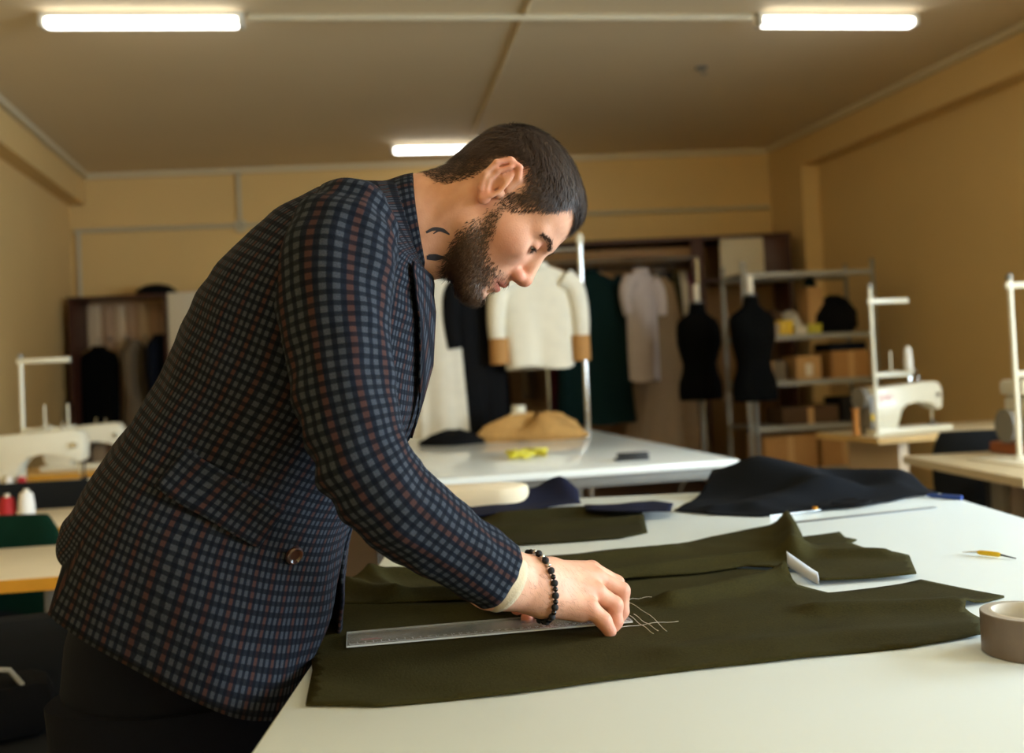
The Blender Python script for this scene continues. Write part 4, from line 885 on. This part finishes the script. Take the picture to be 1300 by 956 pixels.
# ---- hair masks in the head frame (value > 0 inside, in metres from the edge)
def interp(x, pts): return np.interp(x, [p[0] for p in pts], [p[1] for p in pts])
def hair_mask(V):
    x, y, z = V[:, 0], np.abs(V[:, 1]), V[:, 2]
    zb = interp(x, [(-.095, -.062), (-.075, -.058), (-.05, -.046), (-.034, -.012), (-.030, .016), (-.024, .036), (.004, .040), (.007, .024), (.011, -.002), (.026, -.002), (.038, .008), (.055, .030), (.068, .042), (.080, .052), (.1, .056)])
    rec = .034 * np.exp(-((y - .038) / .019) ** 2) * np.clip((x - .034) / .02, 0, 1)
    ear = np.sqrt(((x + .009) / .026) ** 2 + ((z - .006) / .040) ** 2) - 1
    return np.where(y > .0705, np.minimum(z - zb - rec, ear * .02), z - zb - rec)
def beard_mask(V):
    x, y, z = V[:, 0], np.abs(V[:, 1]), V[:, 2]
    top = interp(x, [(.004, .002), (.02, .002), (.030, -.012), (.042, -.032), (.054, -.048), (.070, -.056), (.08, -.054), (.12, -.0475)])
    back = x - interp(-z, [(-.02, .010), (.03, .010), (.075, .010), (.10, .022), (.13, .044)])
    m = np.minimum(top - z, back)
    lips = ((x - .09) / .022) ** 2 + (y / .020) ** 2 + ((z + .0685) / .0085) ** 2
    m = np.minimum(m, (np.sqrt(lips) - 1) * .01)
    gap = np.sqrt(((x - .09) / .02) ** 2 + ((y - .010) / .010) ** 2 + ((z + .083) / .007) ** 2)
    return np.minimum(m, (gap - 1) * .008)
hm, bm_ = hair_mask(HVl), beard_mask(HVl)
tint = np.zeros((len(BV), 4)); tint[:, 3] = 1
def near(Vs, pts, r): return np.max([np.exp(-(((Vs - np.array(p)) ** 2).sum(1)) / (r * r)) for p in pts], 0)
nh = len(HVl)
tint[:nh, 0] = np.clip(.55 * near(HVl, [(.108, 0, -.038), (.098, .012, -.04), (.098, -.012, -.04)], .014) + .45 * near(HVl, [(-.02, .083, .025), (-.02, -.083, .025), (-.002, .078, -.022), (-.002, -.078, -.022), (-.008, -.08, .035), (-.008, .08, .035)], .016) + .25 * near(HVl, [(.06, .055, -.03), (.06, -.055, -.03)], .03) + .3 * near(HVl, [(.082, .031, .004), (.082, -.031, .004)], .012), 0, 1)
tint[:nh, 1] = np.clip(np.maximum(np.clip(hm / .018 + .10, 0, 1) * .90, np.clip(bm_ / .022, 0, 1) * .50), 0, 1) * (HVl[:, 0] > -.2)
tint[:nh, 2] = np.clip(1.6 - np.sqrt(((HVl[:, 0] - .09) / .016) ** 2 + (HVl[:, 1] / .021) ** 2 + ((HVl[:, 2] + .0685) / .0085) ** 2), 0, .8)
kn = [p for c_ in fg.values() for (p, r_) in c_]
tint[o_[1]:o_[2], 0] = .55 * near(RV, kn, .013); tint[o_[2]:o_[3], 0] = .75 * near(LV, [b for a, b in lt], .02)
at_ = body.data.attributes.new('tint', 'FLOAT_COLOR', 'POINT'); at_.data.foreach_set('color', tint.ravel())
# ---- hair strands as thin tapering ribbons
def vnormals(V, F):
    n = np.cross(V[F[:, 2]] - V[F[:, 0]], V[F[:, 3]] - V[F[:, 1]]); N = np.zeros_like(V)
    for i in range(4): np.add.at(N, F[:, i], n)
    return N / (np.linalg.norm(N, axis=1)[:, None] + 1e-12)
HN = vnormals(HVl, HF); rng = np.random.default_rng(5)
def strands(V, N, w, count, length, comb, lift, width, curl=.15):
    idx = rng.choice(len(V), count, p=w / w.sum()); p = V[idx] + rng.normal(0, .0007, (count, 3)); n = N[idx]
    cdir = comb(V[idx]) + rng.normal(0, curl, (count, 3)); cdir -= n * (cdir * n).sum(1)[:, None]; cdir /= np.linalg.norm(cdir, axis=1)[:, None] + 1e-9
    L = (length(V[idx]) * rng.uniform(.65, 1.25, count))[:, None]; lf = lift(V[idx])[:, None] if callable(lift) else lift
    side = np.cross(cdir, n); side /= np.linalg.norm(side, axis=1)[:, None] + 1e-9
    pts = [p - n * .001, p + (n * lf + cdir) * L * .4, p + (n * lf * 1.3 + cdir * 2.0) * L * .4, p + (n * lf * 1.0 + cdir * 2.6) * L * .4]
    vs, fs = [], []
    for k, q in enumerate(pts):
        ww = width * (1, .9, .6, .12)[k]
        vs += [q - side * ww / 2, q + side * ww / 2]
    A = np.stack(vs, 1).reshape(-1, 3); b = np.arange(count) * 8
    for k in range(3): fs.append(np.stack([b + 2 * k, b + 2 * k + 1, b + 2 * k + 3, b + 2 * k + 2], 1))
    return A, np.concatenate(fs)
def hair_mat(name, c1, c2, rough=.42):
    k = NT(name); g = k.n('ShaderNodeNewGeometry'); tcx = k.n('ShaderNodeTexCoord'); nn = k.n('ShaderNodeTexNoise'); nn.inputs['Scale'].default_value = 900; k.l(tcx.outputs['Object'], nn.inputs['Vector'])
    k.col(k.mix(nn.outputs[0], c1, c2)); k.b.inputs['Roughness'].default_value = rough; k.b.inputs['Specular IOR Level'].default_value = .35; M[name] = k.m
hair_mat('hair', C(20, 13, 10), C(78, 55, 39), .55); hair_mat('beard', C(34, 24, 18), C(98, 70, 48)); hair_mat('body_hair', C(96, 62, 44), C(136, 96, 70))
# hair: a cap following the scalp plus strands
capm = np.minimum(hm - .010, (HVl[:, 2] - interp(HVl[:, 0], [(-.09, -.035), (-.05, .0), (-.03, .04), (.0, .045), (.05, .060), (.1, .058)])) * .8); keep = (capm[HF] > .0).all(1); used = np.unique(HF[keep]); mp = -np.ones(nh, int); mp[used] = np.arange(len(used))
ytop = np.clip((HVl[:, 2] - .02) / .06, 0, 1)
capV = HVl + HN * np.clip(capm * .25, .0001, .0018 + .0030 * ytop)[:, None]
capV += HN * (.0008 * np.sin(HVl[:, 1] * 900 + 3 * np.sin(HVl[:, 0] * 200)) * np.clip(hm / .02, 0, 1))[:, None]
wts = np.clip((hm + .001) / .010, 0, 1) * (1.4 + .4 * ytop)
def hcomb(V):
    top = np.clip((V[:, 2] - .045) / .03, 0, 1)[:, None]
    sd = np.stack([-.55 + 0 * V[:, 0], 0 * V[:, 0], -.8 + 0 * V[:, 0]], 1); fr = np.clip((V[:, 0] - .02) / .03, 0, 1)[:, None]
    fr = np.maximum(fr, np.clip((V[:, 0] + .004) / .01, 0, 1)[:, None]); sd = sd * (1 - fr) + np.array((.12, 0, -1.0)) * fr
    tp = np.stack([1 + 0 * V[:, 0], -.25 + 0 * V[:, 1], -.35 + 0 * V[:, 0]], 1)
    return sd * (1 - top) + tp * top
hlen = lambda V: .0085 + .010 * np.clip((V[:, 2] - .03) / .05, 0, 1)
A, Fq = strands(capV, HN, np.where(wts > 0, wts, 0), 26000, hlen, hcomb, lambda V: .17 + .16 * np.clip((V[:, 2] - .03) / .05, 0, 1), .0007, .3)
A2, F2 = strands(capV, HN, np.clip((HVl[:, 2] - .052) / .02, 0, 1) * (HVl[:, 0] > .045) * (np.abs(HVl[:, 1] - .014) < .024) * (hm > 0), 1200, lambda V: .017 + 0 * V[:, 0], lambda V: np.stack([.6 + 0 * V[:, 0], 0 * V[:, 0], -.8 + 0 * V[:, 0]], 1), .10, .0009)
earz = np.sqrt(((HVl[:, 0] + .009) / .030) ** 2 + ((HVl[:, 2] - .006) / .046) ** 2); isear = (np.abs(HVl[:, 1]) > .0695) & (earz < 1)
wts = wts * ~isear
edge = ~isear * np.exp(-((hm + .001) / .004) ** 2) * (HVl[:, 0] > -.10) * (np.abs(HVl[:, 1]) > .01)
A3, F3 = strands(HVl, HN, edge, 2200, lambda V: .005 + 0 * V[:, 0], hcomb, .2, .0006)
HAIRV = np.concatenate([capV[used], A, A2, A3]); n0 = len(used)
HAIRF = np.concatenate([mp[HF[keep]], Fq + n0, F2 + n0 + len(A), F3 + n0 + len(A) + len(A2)])
np_obj('hair', h2w(HAIRV), HAIRF, 'hair', man)
bw_ = np.clip((bm_ + .002) / .020, 0, 1) ** 1.5
bcomb = lambda V: np.stack([.25 + .5 * np.clip((V[:, 0] - .06) / .03, 0, 1), 0 * V[:, 1], -1 + 0 * V[:, 0]], 1)
blen = lambda V: .005 + .010 * np.clip((-.045 - V[:, 2]) / .05, 0, 1) * np.clip(V[:, 0] / .03, .3, 1)
A, Fq = strands(HVl, HN, bw_, 9000, blen, bcomb, lambda V: .25 + .35 * np.clip((-.07 - V[:, 2]) / .03, 0, 1), .0008, .3)
np_obj('beard', h2w(A), Fq, 'beard', man)
for s in (-1, 1):
    ew = np.exp(-((HVl[:, 2] - interp(HVl[:, 1] * s, [(.008, .012), (.03, .0185), (.05, .0125)])) / .0021) ** 2) * (HVl[:, 1] * s > .010) * (HVl[:, 1] * s < .050) * (HVl[:, 0] > .05)
    A, Fq = strands(HVl, HN, ew, 330, lambda V: .0055 + 0 * V[:, 0], lambda V: np.stack([-.3 + 0 * V[:, 0], s * np.ones(len(V)), .25 + 0 * V[:, 0]], 1), .35, .0007, .2)
    np_obj('eyebrow', h2w(A), Fq, 'hair', man)
    lw_ = np.exp(-(((HVl[:, 0] - .0868) / .004) ** 2 + ((HVl[:, 2] + .0058) / .0016) ** 2)) * (np.abs(HVl[:, 1] - s * .031) < .012)
    A, Fq = strands(HVl, HN, lw_ + 1e-12, 110, lambda V: .0055 + 0 * V[:, 0], lambda V: np.stack([1 + 0 * V[:, 0], s * .2 + 0 * V[:, 0], -.4 + 0 * V[:, 0]], 1), .9, .0006, .15)
    np_obj('eyelash', h2w(A), Fq, 'hair', man)
    ey = MB(); tb = bmesh.new(); bmesh.ops.create_uvsphere(tb, u_segments=24, v_segments=16, radius=.0122)
    e_c = h2w([(.0735, s * .031, -.001)])[0] - np.array(MO); ey.merge(tb, Matrix.Translation(Vector(e_c)))
    mm('eye_white', C(214, 204, 194), .2, var=.02); eyo = ey.build('eyeball', 'eye_white', man)
    ir = MB(); g_d = Vector(HM @ np.array((.86, 0, -.51))); ic = Vector(e_c) + g_d * .0106
    q_ = g_d.to_track_quat('Z', 'Y').to_matrix().to_4x4(); tb = bmesh.new(); bmesh.ops.create_uvsphere(tb, u_segments=20, v_segments=10, radius=.0056)
    mm('iris', C(34, 24, 18), .08, var=.1); ir.merge(tb, Matrix.Translation(ic) @ q_ @ Matrix.Diagonal((1, 1, .38, 1))).build('iris', 'iris', eyo)
# hair on the back of the hand and wrist
RN = vnormals(RV, RF)
ww = np.clip(RN[:, 2] * .6 - RN[:, 1], 0, 1) * np.clip(((0.08787, 1.27, 0.9711)[0] - RV[:, 0]) / .02, 0, 1) * (RV[:, 0] > (-0.02295, 1.22, 0.9869)[0])
A, Fq = strands(RV, RN, ww, 520, lambda V: .009 + 0 * V[:, 0], lambda V: np.stack([.8 + 0 * V[:, 0], -.3 + 0 * V[:, 0], -.6 + 0 * V[:, 0]], 1), .10, .00024, .3)
np_obj('arm_hair', A, Fq, 'body_hair', man)['kind'] = 'stuff'
# tattoo strokes on the neck
from mathutils.bvhtree import BVHTree
bvh = BVHTree.FromPolygons([Vector(v) for v in HVw], [list(map(int, f)) for f in HF])
mm('ink', C(52, 52, 64), .6, var=.3, scale=300)
def stroke(pts, ws):
    pts = catmull(pts, 5); ws = np.interp(np.linspace(0, 1, len(pts)), np.linspace(0, 1, len(ws)), ws); vs = []
    for i, p in enumerate(pts):
        t = np.array(pts[min(i + 1, len(pts) - 1)]) - np.array(pts[max(i - 1, 0)]); nn = np.array((-t[2], 0, t[0])); nn /= np.linalg.norm(nn)
        for sgn in (-1, 1):
            q = np.array(p) + nn * sgn * ws[i] / 2; h = bvh.ray_cast(Vector((q[0], .9, q[2])), Vector((0, 1, 0)))
            vs.append(np.array(h[0] + h[1] * .0005) if h[0] else q)
    F = [(2 * i, 2 * i + 1, 2 * i + 3, 2 * i + 2) for i in range(len(pts) - 1)]
    return np_obj('tattoo', vs, F, 'ink', man)
stroke([(-0.1059, 1.3, 1.43), (-0.0954, 1.3, 1.434), (-0.08411, 1.3, 1.432), (-0.0751, 1.3, 1.426)], [.003, .0045, .005, .0018]); stroke([(-0.0967, 1.3, 1.428), (-0.08827, 1.3, 1.432), (-0.08016, 1.3, 1.428)], [.001, .003, .001])
stroke([(-0.1077, 1.305, 1.399), (-0.09631, 1.305, 1.398), (-0.08597, 1.305, 1.398), (-0.0759, 1.305, 1.391)], [.005, .0065, .004, .0015]); stroke([(-0.1055, 1.305, 1.402), (-0.09613, 1.305, 1.402), (-0.08795, 1.305, 1.4)], [.0012, .002, .001])

# ---------------------------------------------------------------- clothes
from mathutils import noise as mnoise
def plaid(name, su=1.0, sv=1.0):
    k = NT(name); uvn = k.n('ShaderNodeUVMap'); uvn.uv_map = 'UVMap'; sx = k.n('ShaderNodeSeparateXYZ'); k.l(uvn.outputs[0], sx.inputs[0])
    p = .0122
    def pulse(c, per, w, off=0.0, soft=.10):
        f = k.math('FRACT', k.math('ADD', k.math('DIVIDE', c, per), off)); d = k.math('ABSOLUTE', k.math('SUBTRACT', f, .5))
        mr = k.n('ShaderNodeMapRange'); mr.interpolation_type = 'SMOOTHSTEP'; mr.inputs['From Min'].default_value = w / 2 + soft * .5; mr.inputs['From Max'].default_value = w / 2 - soft * .5
        k.l(d, mr.inputs['Value']); return mr.outputs[0]
    u, v = sx.outputs[0], sx.outputs[1]
    wn = k.n('ShaderNodeTexNoise'); wn.inputs['Scale'].default_value = 700; wn.inputs['Detail'].default_value = 2; k.l(uvn.outputs[0], wn.inputs['Vector'])
    base = k.mix(wn.outputs[0], C(28, 32, 39), C(74, 79, 88))
    c = k.mix(k.math('MULTIPLY', pulse(u, p * 3, .19, .5, .06), .8), base, C(66, 38, 30))
    c = k.mix(k.math('MULTIPLY', pulse(u, p, .46), .86), c, C(10, 14, 25)); c = k.mix(k.math('MULTIPLY', pulse(v, p * .92, .46), .80), c, C(9, 13, 22))
    k.col(c); k.b.inputs['Roughness'].default_value = .9; k.b.inputs['Specular IOR Level'].default_value = .1
    k.bump(wn.outputs[0], .35, .0012); M[name] = k.m
plaid('jacket_check')
mm('lining', C(16, 18, 24), .7); mm('trouser_cloth', C(17, 20, 31), .95, var=.15, scale=80, bump=.3, spec=.1); mm('sweater', C(196, 178, 148), .95, var=.08, scale=60, bump=.4)
def uv_loft(name, rings, us, vs_, m, parent, thick=.0, sub=True, two_mats=None):
    # rings: list of lists of points, open; us per point per ring; vs_ per ring
    n = len(rings[0]); V = [p for r_ in rings for p in r_]; F = []
    for i in range(len(rings) - 1):
        for j in range(n - 1): F.append((i * n + j, i * n + j + 1, (i + 1) * n + j + 1, (i + 1) * n + j))
    o = np_obj(name, V, F, m, parent); me = o.data; ul = me.uv_layers.new(name='UVMap')
    uvv = [(us[i][j], vs_[i] if not isinstance(vs_[i], (list, np.ndarray)) else vs_[i][j]) for i in range(len(rings)) for j in range(n)]
    li = np.zeros(len(me.loops), int); me.loops.foreach_get('vertex_index', li)
    ul.data.foreach_set('uv', np.array(uvv)[li].ravel())
    if thick:
        s = o.modifiers.new('thickness', 'SOLIDIFY'); s.thickness = thick; s.offset = -1
        if two_mats: me.materials.append(M[two_mats]); s.material_offset = 1; s.material_offset_rim = 0
    return o
# torso sections: back point, front point (x, z at the mid plane), half width
SEC = [((-0.5828, 1.3, 1.046), (-0.2624, 1.3, 0.8565), .200), ((-0.5522, 1.29, 1.095), (-0.2424, 1.31, 0.9384), .203), ((-0.5123, 1.29, 1.158), (-0.2281, 1.32, 1.026), .197), ((-0.4616, 1.29, 1.235), (-0.2019, 1.36, 1.093), .190), ((-0.4159, 1.29, 1.311), (-0.1453, 1.36, 1.163), .196), ((-0.3798, 1.3, 1.371), (-0.1192, 1.36, 1.245), .203), ((-0.3392, 1.31, 1.42), (-0.1109, 1.36, 1.312), .206), ((-0.2964, 1.33, 1.462), (-0.1091, 1.36, 1.352), .198), ((-0.2447, 1.36, 1.494), (-0.1091, 1.36, 1.377), .168), ((-0.1901, 1.36, 1.506), (-0.111, 1.36, 1.384), .122), ((-0.1465, 1.36, 1.513), (-0.113, 1.36, 1.388), .082)]
dat = catmull([np.concatenate([b, f, [w]]) for b, f, w in SEC], 8)
NS = len(dat)
def sec(s):
    t = min(max(s, 0), 1) * (NS - 1); i = min(int(t), NS - 2); d = dat[i] * (1 - (t - i)) + dat[i + 1] * (t - i); return d[:3], d[3:6], d[6]
def tors(th, s, off=0.0):
    b, f, w = sec(s); c = (b + f) / 2; a = (f - b) / 2; al = np.linalg.norm(a); fw = a / al
    ct, st = math.cos(th), math.sin(th); e = .82
    ca = math.copysign(abs(ct) ** e, ct); sa = math.copysign(abs(st) ** e, st)
    nrm = np.array((fw[0] * ct, st, fw[2] * ct))
    q = Vector((th * 1.2 + 10, s * 5, 3.1)); dsp = .007 * mnoise.noise(q) + .004 * mnoise.noise(Vector((th * 3 + s * 9, s * 14 - th * 2, 7.7)))
    if s < .45: dsp += .004 * math.sin(th * 5 + s * 20) * (1 - s / .45)
    return c + fw * (al + off + dsp) * ca + np.array((0, 1, 0)) * (w + off + dsp) * sa
vlen = [0.0]
for i in range(1, NS): vlen.append(vlen[-1] + float(np.linalg.norm((dat[i][:3] + dat[i][3:6] - dat[i - 1][:3] - dat[i - 1][3:6]) / 2)))
NT_ = 150; rings, us = [], []
for i in range(NS):
    s = i / (NS - 1)
    gn = -.03 + .50 * max(0, 1 - s / .24) ** 1.4; gf = .03 + .10 * max(0, 1 - s / .22)      # cut-away fronts below the button
    r_, u_ = [], []
    for j in range(NT_):
        th = gf + (2 * PI - gn - gf) * j / (NT_ - 1)
        p = tors(th, s)
        if i == 0 or s < .12:      # vents: the near side panel hangs lower than the back panel
            k = (1 - s / .12); ax = np.array(sec(0)[0]) + np.array(sec(0)[1]) - np.array(sec(.15)[0]) - np.array(sec(.15)[1]); ax = ax / np.linalg.norm(ax)
            p = p + (ax * .018 * k + np.array((0, -.005, 0)) * k if th > PI + .95 else -ax * .034 * k)
        r_.append(p); u_.append((th - PI) * .265)
    rings.append(r_); us.append(u_)
jk = uv_loft('jacket', rings, us, vlen, 'jacket_check', man, .004, two_mats='lining')
# inner sweater
rs = []
for s in np.linspace(.12, .93, 24): rs.append([tuple(tors(2 * PI * j / 40, s, -.034)) for j in range(40)])
sw = MB().loft([[Vector(p) - MO for p in r_] for r_ in rs]).build('sweater', 'sweater', man)
# collar and lapel
CT = [((-0.1651, 1.36, 1.507), (-0.1293, 1.36, 1.36), .098), ((-0.1585, 1.36, 1.511), (-0.1237, 1.36, 1.365), .094), ((-0.1366, 1.36, 1.518), (-0.1135, 1.36, 1.375), .080), ((-0.1246, 1.36, 1.52), (-0.109, 1.36, 1.38), .0735), ((-0.1226, 1.36, 1.516), (-0.1089, 1.36, 1.382), .068), ((-0.1359, 1.36, 1.507), (-0.1174, 1.36, 1.385), .066)]
rings, us, vv = [], [], [0, .008, .03, .045, .05, .065]
for b, f, w in CT:
    b, f = np.array(b), np.array(f); c_ = (b + f) / 2; a = (f - b) / 2
    rings.append([c_ + a * math.cos(t) * (1 + .0 * 1) + np.array((0, 1, 0)) * w * math.sin(t) for t in np.linspace(.22, 2 * PI - .22, 90)]); us.append([(t - PI) * .085 for t in np.linspace(.22, 2 * PI - .22, 90)])
uv_loft('collar', rings, us, vv, 'jacket_check', jk, .004)
def patch(name, quad, off, m, nu=26, nv=8, th_=.003, scale=1.0):
    # quad: four (theta, s) corners on the torso; a cloth piece lying on it
    rings, us, vv = [], [], []
    for i in range(nv):
        b = i / (nv - 1); r_ = []
        for j in range(nu):
            a = j / (nu - 1); q = [(quad[0][k] * (1 - a) + quad[1][k] * a) * (1 - b) + (quad[3][k] * (1 - a) + quad[2][k] * a) * b for k in (0, 1)]
            r_.append(tors(q[0], q[1], off + .004 * math.sin(PI * min(1, b * 1.2)) * 0))
        rings.append(r_); us.append([(quad[0][0] * (1 - j / (nu - 1)) + quad[1][0] * j / (nu - 1) - PI) * .265 + .004 for j in range(nu)]); vv.append(b * .055 * scale)
    return uv_loft(name, rings, us, vv, m, jk, th_)
def find(x, z):      # parameters of the near-side surface point at (x, z)
    best = (9, 0, 0)
    for s in np.linspace(0, .8, 81):
        for th in np.linspace(PI + .05, 2 * PI - .1, 80):
            p = tors(th, s); d = (p[0] - x) ** 2 + (p[2] - z) ** 2
            if d < best[0]: best = (d, th, s)
    return best[1:]
fq = [find((-0.3713, 1.18, 1.175)[0], (-0.3713, 1.18, 1.175)[2]), find((-0.2733, 1.2, 1.1)[0], (-0.2733, 1.2, 1.1)[2]), find((-0.2976, 1.2, 1.062)[0], (-0.2976, 1.2, 1.062)[2]), find((-0.3998, 1.18, 1.137)[0], (-0.3998, 1.18, 1.137)[2])]
patch('pocket_flap', fq, .006, 'jacket_check')
# lapel on the near front edge
patch('lapel', [(2 * PI - .10, .40), (2 * PI - .55, .62), (2 * PI - .75, .80), (2 * PI - .03, .82)], .007, 'jacket_check')
mm('button', C(62, 34, 22), .3, var=.3, scale=200, coat=.5); mm('button_rim', C(120, 84, 46), .3, var=.2)
def button(th, s):
    p = Vector(tors(th, s, .005)) - MO; n = Vector(tors(th, s, .02)) - Vector(tors(th, s, .0)); q = n.to_track_quat('Z', 'Y').to_matrix().to_4x4()
    t = MB(); l = MB().lathe([(.0005, .003), (.006, .003), (.0085, .005), (.0105, .004), (.011, .002), (.0105, 0)], n=20)
    bmesh.ops.transform(l.bm, matrix=Matrix.Translation(p) @ q, verts=l.bm.verts); return l.build('button', 'button', jk)
bth = find((-0.2678, 1.24, 1.045)[0], (-0.2678, 1.24, 1.045)[2]); button(*bth)
# sleeves
def sleeve(path, name='sleeve', phase=0.0):
    q = catmull([np.array((*p, r_)) for p, r_ in path], 9); rings, us, vv = [], [], []; L = 0; up = None; N = 64
    for i, d in enumerate(q):
        p = d[:3]; t = q[min(i + 1, len(q) - 1)][:3] - q[max(i - 1, 0)][:3]; t /= np.linalg.norm(t)
        if i: L += np.linalg.norm(p - q[i - 1][:3])
        if up is None: up = np.array((1.0, 0, 0))
        up = up - t * (up @ t); up /= np.linalg.norm(up); sd = np.cross(t, up); f = i / (len(q) - 1); r_ = []
        for j in range(N + 1):
            a = 2 * PI * j / N + phase; w = d[3]
            dsp = .0045 * mnoise.noise(Vector((math.cos(a) * 1.4, math.sin(a) * 1.4, f * 9))) + .0028 * mnoise.noise(Vector((math.cos(a) * 2.5, math.sin(a) * 2.5 + f * 6, f * 22)))
            el = math.exp(-((f - .60) / .12) ** 2); dsp += .0035 * el * math.sin(f * 95 + 2.0 * math.sin(a)) * max(0, math.cos(a - phase + .3)) + .003 * math.exp(-((f - .12) / .08) ** 2) * math.sin(f * 80 + a)
            r_.append(p + (up * math.cos(a) + sd * math.sin(a)) * (w + dsp))
        rings.append(r_); us.append([2 * PI * j / N * .053 for j in range(N + 1)]); vv.append(L)
    return uv_loft(name, rings, us, vv, 'jacket_check', jk, .003, two_mats='lining')
sleeve([((-0.1748, 1.25, 1.46), .030), ((-0.1883, 1.21, 1.433), .057), ((-0.2003, 1.175, 1.389), .070), ((-0.2034, 1.148, 1.332), .067), ((-0.1981, 1.13, 1.272), .0600), ((-0.1888, 1.118, 1.21), .0560), ((-0.1721, 1.115, 1.154), .0545), ((-0.1445, 1.125, 1.107), .0535), ((-0.1049, 1.15, 1.066), .0480), ((-0.06543, 1.182, 1.029), .0450), ((-0.03559, 1.208, 0.9996), .0430)], phase=PI)
sleeve([((-0.2026, 1.48, 1.488), .04), ((-0.2282, 1.52, 1.447), .066), ((-0.2384, 1.54, 1.365), .062), ((-0.2424, 1.55, 1.218), .056), ((-0.2168, 1.55, 1.097), .052), ((-0.1425, 1.53, 1.021), .046), ((-0.05264, 1.49, 0.9555), .040)])
def cuff(a, b, r0, r1, name='cuff'):
    q = catmull([np.array((*a, r0)), np.array((*b, r1))], 6); m_ = MB(); m_.tube([Vector(d[:3]) - MO for d in q], [d[3] for d in q], 40, cap=False)
    o = m_.build(name, 'sweater', sw); o.modifiers.new('t', 'SOLIDIFY').thickness = .0025; return o
cuff((-0.04822, 1.2, 1.009), (-0.02199, 1.22, 0.9869), .0385, .0380)
cuff((-0.07302, 1.5, 0.9815), (-0.03643, 1.485, 0.9488), .034, .034)
# trousers and shoes
tz = MB(); hx_ = -.455
ringsT = []
for z, x0, x1, w in ((1.0, -.58, -.30, .17), (.92, -.605, -.285, .185), (.84, -.615, -.285, .19), (.78, -.61, -.30, .19)):
    ringsT.append([((x0 + x1) / 2 + (x1 - x0) / 2 * math.cos(a) - MO.x, w * math.sin(a), z) for a in np.linspace(0, 2 * PI, 40, endpoint=False)])
tz.loft(ringsT)
for s in (-1, 1):
    rr = []
    for z, xc, a_, b_ in ((.86, -.455, .145, .098), (.75, -.455, .14, .10), (.62, -.45, .115, .092), (.48, -.445, .095, .082), (.30, -.46, .085, .075), (.12, -.47, .082, .072), (.05, -.465, .085, .075)):
        rr.append([(xc + a_ * math.cos(a) + .004 * math.sin(5 * a + z * 20) - MO.x, s * .10 + b_ * math.sin(a), z) for a in np.linspace(0, 2 * PI, 32, endpoint=False)])
    tz.loft(rr)
tro = tz.build('trousers', 'trouser_cloth', man)
mm('shoe_leather', C(28, 22, 20), .35, var=.1)
for s in (-1, 1):
    rr = []
    for x, w, h in ((-.57, .028, .07), (-.54, .038, .09), (-.47, .040, .10), (-.40, .043, .075), (-.33, .045, .055), (-.29, .036, .042), (-.272, .015, .03)):
        rr.append([(x - MO.x, s * .10 + w * math.cos(a), .012 + h / 2 + h / 2 * math.sin(a)) for a in np.linspace(0, 2 * PI, 20, endpoint=False)])
    sh = MB().loft(rr).build('shoe', 'shoe_leather', man)
    bx('sole', 'dark_plastic', sh, -.575 - MO.x, -.272 - MO.x, s * .10 - .04, s * .10 + .04, 0, .018, bev=.006)
# bead bracelet
br = empty('bracelet', (0, 0, 0), 0, man)
mm('lava_bead', C(24, 22, 24), .75, var=.2, scale=400, bump=.6); mm('silver_bead', C(206, 204, 200), .25, metal=.9, var=.04); mm('black_bead', C(16, 15, 18), .25, var=.1)
rb_ = BVHTree.FromPolygons([Vector(v) for v in RV], [list(map(int, f)) for f in RF])
c0 = Vector((0.01857, 1.258, 0.9709)); axw = (Vector(mc[1][1]) - Vector(wrist)).normalized(); axw = (axw + Vector((.12, 0, .12))).normalized()
e1 = (Vector((0, 0, 1)) - axw * axw.z).normalized(); e2 = axw.cross(e1); nb_ = 0; a = 0.0; ring_pts = []
for k in range(360):
    a = 2 * PI * k / 360; d = e1 * math.cos(a) + e2 * math.sin(a); h = rb_.ray_cast(c0 + d * .09, -d)
    ring_pts.append((h[0] if h[0] else c0 + d * .033) + d * .0035)
spheres = {}
def bead(p, r_, m_):
    key = (round(r_, 4), m_)
    if key not in spheres:
        t = MB(); tb = bmesh.new(); bmesh.ops.create_icosphere(tb, subdivisions=2, radius=r_); t.merge(tb); o = t.build('bead', m_, br); spheres[key] = o.data
    else: o = bpy.data.objects.new('bead', spheres[key]); coll.objects.link(o); o.parent = br
    o.location = p - MO; return o
acc_ = 0; last = ring_pts[0]; kk = 0
for p in ring_pts + [ring_pts[0]]:
    acc_ += (p - last).length; last = p
    big = kk % 2 == 0; r_ = .0046 if big else .0034
    if acc_ >= .0074:
        acc_ = 0; ang = math.degrees(math.atan2((p - c0).dot(e2), (p - c0).dot(e1)))
        silver = kk in (1, 3, 34, 32)
        bead(p, .0032 if silver else r_, 'silver_bead' if silver else ('lava_bead' if big else 'black_bead')); kk += 1
